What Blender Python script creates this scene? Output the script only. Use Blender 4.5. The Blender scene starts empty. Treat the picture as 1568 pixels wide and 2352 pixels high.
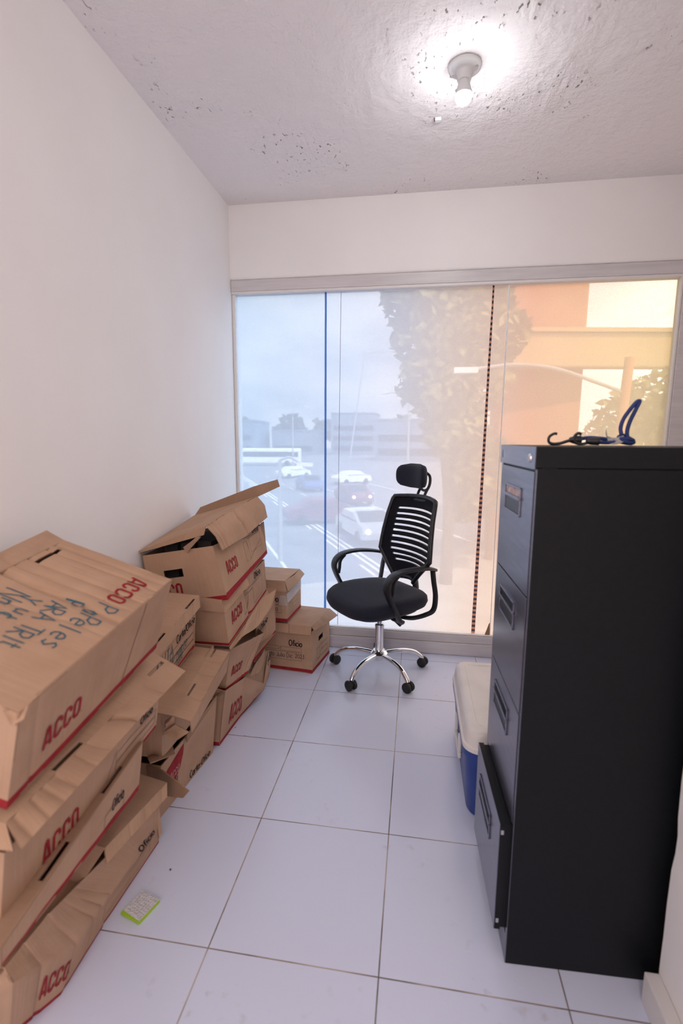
import bpy, bmesh, math, random
from mathutils import Vector, Matrix, noise

random.seed(7)
S = bpy.context.scene
C = S.collection
V = Vector
PI = math.pi

# ------------------------------------------------------------------ camera
cam_d = bpy.data.cameras.new('camera')
cam_d.sensor_fit = 'VERTICAL'
cam_d.sensor_height = 36.0
cam_d.sensor_width = 24.0
cam_d.lens = 1114.98 / 2352 * 36.0
cam_d.clip_start = 0.02
cam_d.clip_end = 800
cam_d.dof.use_dof = True
cam_d.dof.focus_distance = 2.5
cam_d.dof.aperture_fstop = 2.2
cam = bpy.data.objects.new('camera', cam_d)
C.objects.link(cam)
yaw, pit, rol = -0.151467, 0.149491, 0.005721
fw = V((math.sin(yaw)*math.cos(pit), math.cos(yaw)*math.cos(pit), -math.sin(pit)))
r0 = V((math.cos(yaw), -math.sin(yaw), 0))
u0 = r0.cross(fw)
r1 = r0*math.cos(rol) + u0*math.sin(rol)
u1 = -r0*math.sin(rol) + u0*math.cos(rol)
cam.matrix_world = Matrix(((r1.x, u1.x, -fw.x, 0.507), (r1.y, u1.y, -fw.y, -1.0313), (r1.z, u1.z, -fw.z, 1.332), (0, 0, 0, 1)))
S.camera = cam

# ------------------------------------------------------------------ world, light, exposure
XL, YW, H = -0.624, 1.917, 2.68
XR = 1.98
YB = -2.7
S.view_settings.view_transform = 'Standard'
S.view_settings.look = 'None'
S.view_settings.gamma = 1.0
S.view_settings.use_curve_mapping = False
S.view_settings.exposure = 0.50
S.cycles.use_denoising = True
S.cycles.max_bounces = 10
S.cycles.diffuse_bounces = 6
S.cycles.transparent_max_bounces = 24
S.cycles.sample_clamp_indirect = 6.0
S.cycles.caustics_reflective = False
S.cycles.caustics_refractive = False

world = bpy.data.worlds.new('sky')
S.world = world
world.use_nodes = True
nt = world.node_tree
nt.nodes.clear()
w_out = nt.nodes.new('ShaderNodeOutputWorld')
w_bg = nt.nodes.new('ShaderNodeBackground')
w_tc = nt.nodes.new('ShaderNodeTexCoord')
w_map = nt.nodes.new('ShaderNodeMapping')
w_map.inputs['Scale'].default_value = (3.0, 3.0, 7.0)
w_map.inputs['Location'].default_value = (1.3, 0.4, 0.2)
w_n = nt.nodes.new('ShaderNodeTexNoise')
w_n.inputs['Scale'].default_value = 1.3
w_n.inputs['Detail'].default_value = 6
w_r = nt.nodes.new('ShaderNodeValToRGB')
w_r.color_ramp.elements[0].position = 0.42
w_r.color_ramp.elements[0].color = (0.60, 0.70, 0.84, 1)
w_r.color_ramp.elements[1].position = 0.66
w_r.color_ramp.elements[1].color = (1.05, 1.08, 1.12, 1)
nt.links.new(w_tc.outputs['Generated'], w_map.inputs['Vector'])
nt.links.new(w_map.outputs['Vector'], w_n.inputs['Vector'])
nt.links.new(w_n.outputs['Fac'], w_r.inputs['Fac'])
nt.links.new(w_r.outputs['Color'], w_bg.inputs['Color'])
w_sep = nt.nodes.new('ShaderNodeSeparateXYZ')
nt.links.new(w_tc.outputs['Generated'], w_sep.inputs[0])
w_glare = nt.nodes.new('ShaderNodeMapRange')          # hazy glare towards the right-hand sky
w_glare.inputs['From Min'].default_value = 0.02
w_glare.inputs['From Max'].default_value = 0.5
w_glare.inputs['To Min'].default_value = 1.13
w_glare.inputs['To Max'].default_value = 4.3
nt.links.new(w_sep.outputs['X'], w_glare.inputs['Value'])
nt.links.new(w_glare.outputs[0], w_bg.inputs['Strength'])
nt.links.new(w_bg.outputs['Background'], w_out.inputs['Surface'])

def light(name, typ, loc, energy, color=(1, 1, 1), rot=(0, 0, 0), **kw):
    d = bpy.data.lights.new(name, typ)
    d.energy = energy
    d.color = color
    for k, v in kw.items():
        setattr(d, k, v)
    o = bpy.data.objects.new(name, d)
    o.location = loc
    o.rotation_euler = rot
    C.objects.link(o)
    return o

sun = light('sun', 'SUN', (0, -5, 20), 4.0, (1.0, 0.93, 0.84), (math.radians(40), 0, math.radians(18)), angle=0.01)
portal = light('window_portal', 'AREA', (0.62, YW+0.16, 1.17), 1, (1, 1, 1), (math.radians(-90), 0, 0), shape='RECTANGLE', size=2.5, size_y=2.15)
portal.data.cycles.is_portal = True
# added fill lamp behind the camera, lifts a room that is otherwise too dark
rear_fill = light('added_rear_fill', 'AREA', (0.1, YB+0.12, 1.35), 12.5, (1.0, 0.88, 0.80), (math.radians(90), 0, 0), shape='RECTANGLE', size=1.0, size_y=2.1)

# added overhead fill behind the camera, not a known fixture
overhead_fill = light('added_overhead_fill', 'AREA', (0.15, -2.0, H-0.03), 8, (1.0, 0.94, 0.93), (0, 0, 0), shape='RECTANGLE', size=1.3, size_y=1.1)

# ------------------------------------------------------------------ materials
def mat(name, color, rough=0.6, metal=0.0, spec=0.5, **kw):
    m = bpy.data.materials.new(name)
    m.use_nodes = True
    b = m.node_tree.nodes['Principled BSDF']
    b.inputs['Base Color'].default_value = (*color, 1)
    b.inputs['Roughness'].default_value = rough
    b.inputs['Metallic'].default_value = metal
    b.inputs['Specular IOR Level'].default_value = spec
    for k, v in kw.items():
        b.inputs[k].default_value = v
    return m

def N(m, typ, **kw):
    n = m.node_tree.nodes.new(typ)
    for k, v in kw.items():
        if k in n.inputs:
            n.inputs[k].default_value = v
        else:
            setattr(n, k, v)
    return n

def L(m, a, b):
    m.node_tree.links.new(a, b)

def bsdf(m):
    return m.node_tree.nodes['Principled BSDF']

def math_node(m, op, a, b=None, c=None):
    n = N(m, 'ShaderNodeMath', operation=op)
    for i, x in enumerate((a, b, c)):
        if x is None:
            continue
        if isinstance(x, (int, float)):
            n.inputs[i].default_value = x
        else:
            L(m, x, n.inputs[i])
    return n.outputs[0]

def ramp(m, fac, stops):
    n = N(m, 'ShaderNodeValToRGB')
    e = n.color_ramp.elements
    while len(e) < len(stops):
        e.new(0.5)
    for el, (p, c) in zip(e, stops):
        el.position = p
        el.color = (*c, 1)
    L(m, fac, n.inputs['Fac'])
    return n.outputs['Color']

def noisy(m, color_a, color_b, scale, detail=4, bump=0.0, bscale=None, coord='Object', stretch=None, dist=0.002, lo=0.35, hi=0.65):
    tc = N(m, 'ShaderNodeTexCoord')
    vec = tc.outputs[coord]
    if stretch:
        mp = N(m, 'ShaderNodeMapping')
        mp.inputs['Scale'].default_value = stretch
        L(m, vec, mp.inputs['Vector'])
        vec = mp.outputs['Vector']
    n = N(m, 'ShaderNodeTexNoise', Scale=scale, Detail=detail)
    L(m, vec, n.inputs['Vector'])
    L(m, ramp(m, n.outputs['Fac'], [(lo, color_a), (hi, color_b)]), bsdf(m).inputs['Base Color'])
    if bump:
        n2 = N(m, 'ShaderNodeTexNoise', Scale=bscale or scale, Detail=5)
        L(m, vec, n2.inputs['Vector'])
        bp = N(m, 'ShaderNodeBump', Strength=bump, Distance=dist)
        L(m, n2.outputs['Fac'], bp.inputs['Height'])
        L(m, bp.outputs['Normal'], bsdf(m).inputs['Normal'])
    return m

M = {}
def cardboard(name, a, b):
    m = mat(name, a, 0.85, spec=0.25)
    tc = N(m, 'ShaderNodeTexCoord')
    uv = tc.outputs['UV']
    n = N(m, 'ShaderNodeTexNoise', Scale=9.0, Detail=6)
    L(m, uv, n.inputs['Vector'])
    mp = N(m, 'ShaderNodeMapping')
    mp.inputs['Scale'].default_value = (190, 5, 1)
    L(m, uv, mp.inputs['Vector'])
    n2 = N(m, 'ShaderNodeTexNoise', Scale=1.0, Detail=3)
    L(m, mp.outputs['Vector'], n2.inputs['Vector'])
    n3 = N(m, 'ShaderNodeTexNoise', Scale=900.0, Detail=2)
    L(m, uv, n3.inputs['Vector'])
    s = math_node(m, 'ADD', math_node(m, 'MULTIPLY', n.outputs['Fac'], 0.55), math_node(m, 'ADD', math_node(m, 'MULTIPLY', n2.outputs['Fac'], 0.28), math_node(m, 'MULTIPLY', n3.outputs['Fac'], 0.17)))
    L(m, ramp(m, s, [(0.34, a), (0.64, b)]), bsdf(m).inputs['Base Color'])
    # fluting and crumple relief
    v = N(m, 'ShaderNodeTexVoronoi', Scale=14.0, feature='DISTANCE_TO_EDGE')
    wob = N(m, 'ShaderNodeTexNoise', Scale=6.0, Detail=3)
    L(m, uv, wob.inputs['Vector'])
    va = N(m, 'ShaderNodeVectorMath', operation='ADD')
    sc = N(m, 'ShaderNodeVectorMath', operation='SCALE')
    sc.inputs['Scale'].default_value = 0.25
    L(m, wob.outputs['Color'], sc.inputs[0])
    L(m, uv, va.inputs[0])
    L(m, sc.outputs[0], va.inputs[1])
    L(m, va.outputs[0], v.inputs['Vector'])
    crease = math_node(m, 'MINIMUM', math_node(m, 'MULTIPLY', v.outputs['Distance'], 9.0), 0.35)
    h = math_node(m, 'ADD', math_node(m, 'MULTIPLY', n2.outputs['Fac'], 1.0), math_node(m, 'MULTIPLY', crease, 0.5))
    bp = N(m, 'ShaderNodeBump', Strength=0.35, Distance=0.0025)
    L(m, h, bp.inputs['Height'])
    L(m, bp.outputs['Normal'], bsdf(m).inputs['Normal'])
    return m

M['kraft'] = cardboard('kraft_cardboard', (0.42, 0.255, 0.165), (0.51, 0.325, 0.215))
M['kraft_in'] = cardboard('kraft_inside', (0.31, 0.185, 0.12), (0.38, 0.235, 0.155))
M['red'] = noisy(mat('red_print', (0.36, 0.02, 0.03), 0.75, spec=0.3), (0.26, 0.010, 0.016), (0.34, 0.018, 0.025), 40)
M['black_ink'] = mat('black_print', (0.045, 0.03, 0.03), 0.8, spec=0.2)
M['marker'] = mat('blue_green_marker', (0.03, 0.12, 0.17), 0.7, spec=0.3)
M['pen'] = mat('dark_pen', (0.03, 0.03, 0.045), 0.7, spec=0.3)
M['pale_print'] = mat('pale_print', (0.55, 0.35, 0.30), 0.8, spec=0.2)
M['crease_dark'] = mat('fold_gap', (0.10, 0.06, 0.04), 0.9, spec=0.1)

M['wall'] = noisy(mat('white_wall_paint', (0.8, 0.78, 0.77), 0.75, spec=0.3), (0.875, 0.845, 0.835), (0.895, 0.87, 0.86), 3, bump=0.12, bscale=45, dist=0.004)

def ceiling_mat():
    m = mat('rough_white_plaster', (0.8, 0.78, 0.79), 0.8, spec=0.3)
    tc = N(m, 'ShaderNodeTexCoord')
    o = tc.outputs['Object']
    big = N(m, 'ShaderNodeTexNoise', Scale=11.0, Detail=10)
    bsdf_big = big.inputs['Roughness']
    bsdf_big.default_value = 0.62
    L(m, o, big.inputs['Vector'])
    mp = N(m, 'ShaderNodeMapping')
    mp.inputs['Scale'].default_value = (34, 7, 10)
    mp.inputs['Rotation'].default_value = (0, 0, 0.25)
    L(m, o, mp.inputs['Vector'])
    trowel = N(m, 'ShaderNodeTexNoise', Scale=1.0, Detail=6)
    L(m, mp.outputs['Vector'], trowel.inputs['Vector'])
    where = N(m, 'ShaderNodeTexNoise', Scale=2.3, Detail=4)
    L(m, o, where.inputs['Vector'])
    mask = N(m, 'ShaderNodeMapRange')
    mask.inputs['From Min'].default_value = 0.54
    mask.inputs['From Max'].default_value = 0.72
    L(m, where.outputs['Fac'], mask.inputs['Value'])
    pmap = N(m, 'ShaderNodeMapping')
    pmap.inputs['Scale'].default_value = (1.5, 0.8, 1)
    pmap.inputs['Rotation'].default_value = (0, 0, 0.5)
    L(m, o, pmap.inputs['Vector'])
    pit_n = N(m, 'ShaderNodeTexNoise', Scale=46.0, Detail=8)
    L(m, pmap.outputs['Vector'], pit_n.inputs['Vector'])
    pit = N(m, 'ShaderNodeMapRange')
    pit.inputs['From Min'].default_value = 0.645
    pit.inputs['From Max'].default_value = 0.70
    L(m, pit_n.outputs['Fac'], pit.inputs['Value'])
    pitm = math_node(m, 'MULTIPLY', pit.outputs[0], math_node(m, 'MULTIPLY', mask.outputs[0], 1.4))
    h = math_node(m, 'ADD', math_node(m, 'MULTIPLY', big.outputs['Fac'], 1.0), math_node(m, 'MULTIPLY', math_node(m, 'MULTIPLY', trowel.outputs['Fac'], mask.outputs[0]), 0.8))
    h = math_node(m, 'SUBTRACT', h, math_node(m, 'MULTIPLY', pitm, 1.2))
    bp = N(m, 'ShaderNodeBump', Strength=0.9, Distance=0.022)
    L(m, h, bp.inputs['Height'])
    L(m, bp.outputs['Normal'], bsdf(m).inputs['Normal'])
    mx = N(m, 'ShaderNodeMix', data_type='RGBA')
    mx.inputs[6].default_value = (0.87, 0.83, 0.84, 1)
    mx.inputs[7].default_value = (0.22, 0.20, 0.20, 1)
    L(m, math_node(m, 'MINIMUM', math_node(m, 'MULTIPLY', pitm, 1.3), 0.85), mx.inputs[0])
    L(m, mx.outputs[2], bsdf(m).inputs['Base Color'])
    return m
M['ceiling'] = ceiling_mat()

def floor_mat():
    m = mat('white_ceramic_tile', (0.7, 0.68, 0.7), 0.22, spec=0.5)
    tc = N(m, 'ShaderNodeTexCoord')
    sp = N(m, 'ShaderNodeSeparateXYZ')
    L(m, tc.outputs['Object'], sp.inputs[0])
    wob = N(m, 'ShaderNodeTexNoise', Scale=3.0, Detail=2)
    L(m, tc.outputs['Object'], wob.inputs['Vector'])
    def dist(ax):
        a = math_node(m, 'DIVIDE', sp.outputs[ax], 0.45)
        f = math_node(m, 'FRACT', math_node(m, 'ADD', a, 100.5))
        return math_node(m, 'MULTIPLY', math_node(m, 'ABSOLUTE', math_node(m, 'SUBTRACT', f, 0.5)), 0.45)
    d = math_node(m, 'MINIMUM', dist('X'), dist('Y'))
    mr = N(m, 'ShaderNodeMapRange')
    mr.inputs['From Min'].default_value = 0.0012
    mr.inputs['From Max'].default_value = 0.0022
    mr.inputs['To Min'].default_value = 1.0
    mr.inputs['To Max'].default_value = 0.0
    L(m, d, mr.inputs['Value'])
    dirt = N(m, 'ShaderNodeTexNoise', Scale=5.0, Detail=5)
    L(m, tc.outputs['Object'], dirt.inputs['Vector'])
    gcol = ramp(m, dirt.outputs['Fac'], [(0.36, (0.05, 0.04, 0.045)), (0.47, (0.24, 0.19, 0.165)), (0.6, (0.46, 0.39, 0.35))])
    # faint scuffs on the glaze
    sm = N(m, 'ShaderNodeTexNoise', Scale=26.0, Detail=6)
    L(m, tc.outputs['Object'], sm.inputs['Vector'])
    w2 = N(m, 'ShaderNodeTexNoise', Scale=2.1, Detail=2)
    L(m, tc.outputs['Object'], w2.inputs['Vector'])
    scr = N(m, 'ShaderNodeMapRange')
    scr.inputs['From Min'].default_value = 0.60
    scr.inputs['From Max'].default_value = 0.78
    L(m, sm.outputs['Fac'], scr.inputs['Value'])
    wm = N(m, 'ShaderNodeMapRange')
    wm.inputs['From Min'].default_value = 0.50
    wm.inputs['From Max'].default_value = 0.66
    L(m, w2.outputs['Fac'], wm.inputs['Value'])
    sf = math_node(m, 'MULTIPLY', math_node(m, 'MULTIPLY', scr.outputs[0], wm.outputs[0]), 0.5)
    t = N(m, 'ShaderNodeMix', data_type='RGBA')
    t.inputs[6].default_value = (0.67, 0.71, 0.88, 1)
    t.inputs[7].default_value = (0.36, 0.31, 0.28, 1)
    L(m, sf, t.inputs[0])
    g = N(m, 'ShaderNodeMix', data_type='RGBA')
    L(m, mr.outputs[0], g.inputs[0])
    L(m, t.outputs[2], g.inputs[6])
    L(m, gcol, g.inputs[7])
    L(m, g.outputs[2], bsdf(m).inputs['Base Color'])
    rr = N(m, 'ShaderNodeMapRange')
    rr.inputs['To Min'].default_value = 0.2
    rr.inputs['To Max'].default_value = 0.85
    L(m, mr.outputs[0], rr.inputs['Value'])
    L(m, rr.outputs[0], bsdf(m).inputs['Roughness'])
    bn = N(m, 'ShaderNodeTexNoise', Scale=60.0, Detail=2)
    L(m, tc.outputs['Object'], bn.inputs['Vector'])
    hh = math_node(m, 'SUBTRACT', math_node(m, 'MULTIPLY', bn.outputs['Fac'], 0.06), mr.outputs[0])
    bp = N(m, 'ShaderNodeBump', Strength=0.35, Distance=0.002)
    L(m, hh, bp.inputs['Height'])
    L(m, bp.outputs['Normal'], bsdf(m).inputs['Normal'])
    return m
M['floor'] = floor_mat()
M['skirting'] = noisy(mat('white_skirting', (0.72, 0.70, 0.69), 0.45), (0.70, 0.67, 0.66), (0.75, 0.73, 0.72), 6)
M['alu'] = noisy(mat('painted_aluminium', (0.62, 0.59, 0.60), 0.4, spec=0.5), (0.60, 0.565, 0.575), (0.66, 0.63, 0.635), 5, stretch=(1, 1, 12))
M['alu_light'] = mat('pale_aluminium_bead', (0.78, 0.74, 0.73), 0.4)
M['silicone'] = mat('clear_silicone', (0.85, 0.84, 0.82), 0.35)
M['silicone_dark'] = mat('glass_joint', (0.30, 0.30, 0.42), 0.4)

def glass_mat():
    m = bpy.data.materials.new('window_glass')
    m.use_nodes = True
    t = m.node_tree
    t.nodes.clear()
    o = t.nodes.new('ShaderNodeOutputMaterial')
    a = t.nodes.new('ShaderNodeBsdfTransparent')
    a.inputs['Color'].default_value = (0.97, 0.985, 0.98, 1)
    b = t.nodes.new('ShaderNodeBsdfGlossy')
    b.inputs['Roughness'].default_value = 0.02
    x = t.nodes.new('ShaderNodeMixShader')
    x.inputs[0].default_value = 0.03
    t.links.new(a.outputs[0], x.inputs[1])
    t.links.new(b.outputs[0], x.inputs[2])
    t.links.new(x.outputs[0], o.inputs['Surface'])
    return m
M['glass'] = glass_mat()

def film_mat(name, w, tint_stops, veil_stops, bands=False):
    # printed perforated vinyl: holes let the view through, the print glows with the daylight behind it
    m = bpy.data.materials.new(name)
    m.use_nodes = True
    t = m.node_tree
    t.nodes.clear()
    o = t.nodes.new('ShaderNodeOutputMaterial')
    tc = N(m, 'ShaderNodeTexCoord')
    sp = N(m, 'ShaderNodeSeparateXYZ')
    L(m, tc.outputs['Object'], sp.inputs[0])
    mr = N(m, 'ShaderNodeMapRange')
    mr.inputs['From Min'].default_value = -0.62
    mr.inputs['From Max'].default_value = 1.87
    L(m, sp.outputs['X'], mr.inputs['Value'])
    tr = t.nodes.new('ShaderNodeBsdfTransparent')
    tl = t.nodes.new('ShaderNodeBsdfTranslucent')
    L(m, ramp(m, mr.outputs[0], tint_stops), tr.inputs['Color'])
    veil = ramp(m, mr.outputs[0], veil_stops)
    if bands:
        wv = N(m, 'ShaderNodeTexWave', Scale=11.0, Distortion=1.5, bands_direction='Z')
        L(m, tc.outputs['Object'], wv.inputs['Vector'])
        mx = N(m, 'ShaderNodeMix', data_type='RGBA')
        mx.inputs[7].default_value = (0.03, 0.02, 0.03, 1)
        L(m, ramp(m, wv.outputs['Fac'], [(0.35, (0, 0, 0)), (0.6, (1, 1, 1))]), mx.inputs[0])
        L(m, veil, mx.inputs[6])
        veil = mx.outputs[2]
    L(m, veil, tl.inputs['Color'])
    # hexagonal dot perforation
    vo = N(m, 'ShaderNodeTexVoronoi', Scale=110.0, Randomness=0.25)
    L(m, tc.outputs['Object'], vo.inputs['Vector'])
    dots = N(m, 'ShaderNodeMapRange')
    dots.inputs['From Min'].default_value = 0.1
    dots.inputs['From Max'].default_value = 0.6
    dots.inputs['To Min'].default_value = w - 0.05
    dots.inputs['To Max'].default_value = w + 0.05
    L(m, vo.outputs['Distance'], dots.inputs['Value'])
    x = t.nodes.new('ShaderNodeMixShader')
    L(m, dots.outputs[0], x.inputs[0])
    t.links.new(tr.outputs[0], x.inputs[1])
    t.links.new(tl.outputs[0], x.inputs[2])
    t.links.new(x.outputs[0], o.inputs['Surface'])
    return m
M['film'] = film_mat('printed_perforated_film', 0.765,
    [(0.0, (0.90, 0.97, 1.0)), (0.35, (0.97, 0.96, 1.0)), (0.62, (1.0, 0.80, 0.66)), (1.0, (1.0, 0.85, 0.64))],
    [(0.0, (0.39, 0.44, 0.54)), (0.30, (0.50, 0.49, 0.56)), (0.42, (0.58, 0.51, 0.53)), (0.52, (0.68, 0.51, 0.44)), (0.70, (0.69, 0.42, 0.29)), (1.0, (0.70, 0.48, 0.27))])
M['film_overlap'] = film_mat('doubled_film_blue', 0.9, [(0, (0.15, 0.3, 0.6)), (1, (0.15, 0.3, 0.6))], [(0, (0.045, 0.10, 0.27)), (1, (0.045, 0.10, 0.27))])
M['film_overlap_warm'] = film_mat('doubled_film_orange', 0.9, [(0, (0.2, 0.12, 0.1)), (1, (0.2, 0.12, 0.1))], [(0, (0.33, 0.12, 0.07)), (1, (0.33, 0.12, 0.07))], True)

M['cab_side'] = noisy(mat('black_cabinet_paint', (0.008, 0.009, 0.011), 0.5, spec=0.22), (0.004, 0.0045, 0.006), (0.0055, 0.006, 0.0075), 60, bump=0.15, bscale=420, dist=0.0006)
M['cab_front'] = noisy(mat('black_drawer_paint', (0.02, 0.02, 0.028), 0.27, 0.85, spec=0.9), (0.17, 0.165, 0.215), (0.22, 0.215, 0.27), 8, stretch=(1, 1, 14))
M['chrome'] = mat('chrome', (0.82, 0.82, 0.84), 0.08, 1.0)
M['steel'] = mat('brushed_steel', (0.55, 0.55, 0.56), 0.3, 1.0)
M['label_paper'] = noisy(mat('drawer_label_card', (0.6, 0.5, 0.5), 0.6), (0.45, 0.25, 0.25), (0.7, 0.66, 0.66), 60)
M['black_plastic'] = noisy(mat('black_plastic', (0.014, 0.014, 0.017), 0.38), (0.012, 0.012, 0.015), (0.02, 0.02, 0.024), 50, bump=0.1, bscale=600, dist=0.0004)
M['fabric'] = noisy(mat('black_seat_fabric', (0.012, 0.013, 0.02), 0.9, spec=0.3), (0.008, 0.009, 0.018), (0.018, 0.021, 0.036), 350, bump=0.5, bscale=900, dist=0.0008)
bsdf(M['fabric']).inputs['Sheen Weight'].default_value = 0.08
M['mesh_fabric'] = noisy(mat('black_mesh_fabric', (0.008, 0.008, 0.012), 0.85, spec=0.2), (0.006, 0.006, 0.010), (0.012, 0.012, 0.018), 300)
M['rubber'] = mat('caster_rubber', (0.01, 0.01, 0.011), 0.55)
M['blue_plastic'] = noisy(mat('blue_cooler_plastic', (0.006, 0.035, 0.22), 0.38), (0.005, 0.03, 0.20), (0.008, 0.042, 0.25), 20, bump=0.05, bscale=300, dist=0.0005)
M['white_plastic'] = noisy(mat('white_cooler_plastic', (0.72, 0.68, 0.66), 0.4), (0.70, 0.66, 0.64), (0.75, 0.71, 0.69), 12, bump=0.05, bscale=300, dist=0.0005)
M['cord_blue'] = noisy(mat('blue_braided_cord', (0.015, 0.035, 0.16), 0.65), (0.010, 0.025, 0.12), (0.025, 0.05, 0.21), 400, bump=0.4, bscale=700, dist=0.0008)
M['tag_white'] = noisy(mat('printed_fabric_tag', (0.5, 0.48, 0.47), 0.8), (0.22, 0.21, 0.21), (0.6, 0.57, 0.56), 160, stretch=(1, 1, 6))
M['porcelain'] = mat('white_porcelain', (0.78, 0.79, 0.79), 0.2)
M['bulb_neck'] = mat('white_bulb_collar', (0.8, 0.82, 0.83), 0.4)
M['lime'] = mat('lime_paper', (0.36, 0.55, 0.02), 0.7)
M['note_white'] = noisy(mat('patterned_backing_paper', (0.7, 0.68, 0.7), 0.7), (0.50, 0.49, 0.52), (0.78, 0.76, 0.79), 120, stretch=(1, 3, 1))
M['papers'] = mat('white_papers', (0.7, 0.68, 0.66), 0.7)
M['dark_folder'] = mat('dark_folder', (0.02, 0.02, 0.02), 0.6)
M['dark_inside'] = mat('dark_binders', (0.03, 0.022, 0.02), 0.8)

def tape_mat():
    m = bpy.data.materials.new('clear_packing_tape')
    m.use_nodes = True
    t = m.node_tree
    t.nodes.clear()
    o = t.nodes.new('ShaderNodeOutputMaterial')
    a = t.nodes.new('ShaderNodeBsdfTransparent')
    b = t.nodes.new('ShaderNodeBsdfPrincipled')
    b.inputs['Base Color'].default_value = (0.75, 0.72, 0.72, 1)
    b.inputs['Roughness'].default_value = 0.12
    x = t.nodes.new('ShaderNodeMixShader')
    n = t.nodes.new('ShaderNodeTexNoise')
    n.inputs['Scale'].default_value = 35
    mr = t.nodes.new('ShaderNodeMapRange')
    mr.inputs['To Min'].default_value = 0.0
    mr.inputs['To Max'].default_value = 0.5
    t.links.new(n.outputs['Fac'], mr.inputs['Value'])
    t.links.new(mr.outputs[0], x.inputs[0])
    t.links.new(a.outputs[0], x.inputs[1])
    t.links.new(b.outputs[0], x.inputs[2])
    t.links.new(x.outputs[0], o.inputs['Surface'])
    return m
M['tape'] = tape_mat()

def emit_mat(name, color, strength):
    m = bpy.data.materials.new(name)
    m.use_nodes = True
    t = m.node_tree
    t.nodes.clear()
    o = t.nodes.new('ShaderNodeOutputMaterial')
    e = t.nodes.new('ShaderNodeEmission')
    e.inputs['Color'].default_value = (*color, 1)
    e.inputs['Strength'].default_value = strength
    t.links.new(e.outputs[0], o.inputs['Surface'])
    return m
M['bulb'] = emit_mat('lit_led_globe', (0.97, 0.985, 1.0), 190)
M['headlight'] = emit_mat('car_headlight', (1, 0.97, 0.9), 4)

# exterior
M['asphalt'] = noisy(mat('sunlit_asphalt', (0.3, 0.3, 0.31), 0.9), (0.13, 0.15, 0.19), (0.20, 0.22, 0.27), 0.6)
M['pavement'] = noisy(mat('pale_pavement', (0.6, 0.58, 0.54), 0.9), (0.34, 0.325, 0.30), (0.42, 0.40, 0.375), 1.2)
M['road_paint'] = mat('white_road_paint', (0.75, 0.75, 0.73), 0.8)
M['leaf'] = noisy(mat('tree_leaves', (0.06, 0.09, 0.03), 0.8), (0.05, 0.06, 0.02), (0.30, 0.27, 0.09), 0.9)  # yellow-green end is a sunlit highlight put into the leaf colour
M['leaf_far'] = noisy(mat('distant_leaves', (0.05, 0.09, 0.06), 0.9), (0.035, 0.07, 0.05), (0.07, 0.11, 0.07), 0.3)
M['bark'] = noisy(mat('tree_bark', (0.10, 0.07, 0.05), 0.9), (0.08, 0.055, 0.04), (0.14, 0.10, 0.07), 3, stretch=(4, 4, 1))
M['concrete_warm'] = noisy(mat('ochre_render', (0.34, 0.17, 0.10), 0.9), (0.40, 0.14, 0.06), (0.48, 0.19, 0.08), 0.7)
M['concrete'] = noisy(mat('pale_concrete', (0.45, 0.42, 0.36), 0.9), (0.46, 0.30, 0.13), (0.54, 0.37, 0.17), 0.5)
M['pole'] = mat('grey_street_pole', (0.32, 0.33, 0.35), 0.5)
M['car_white'] = mat('white_car_paint', (0.75, 0.76, 0.78), 0.25)
M['car_red'] = mat('dark_red_car_paint', (0.17, 0.05, 0.08), 0.3)
M['car_blue'] = mat('blue_car_paint', (0.05, 0.10, 0.30), 0.25)
M['car_glass'] = mat('car_window', (0.02, 0.03, 0.05), 0.1)
M['building_far'] = noisy(mat('distant_building', (0.3, 0.34, 0.42), 0.9), (0.11, 0.15, 0.22), (0.17, 0.21, 0.28), 0.2)

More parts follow.
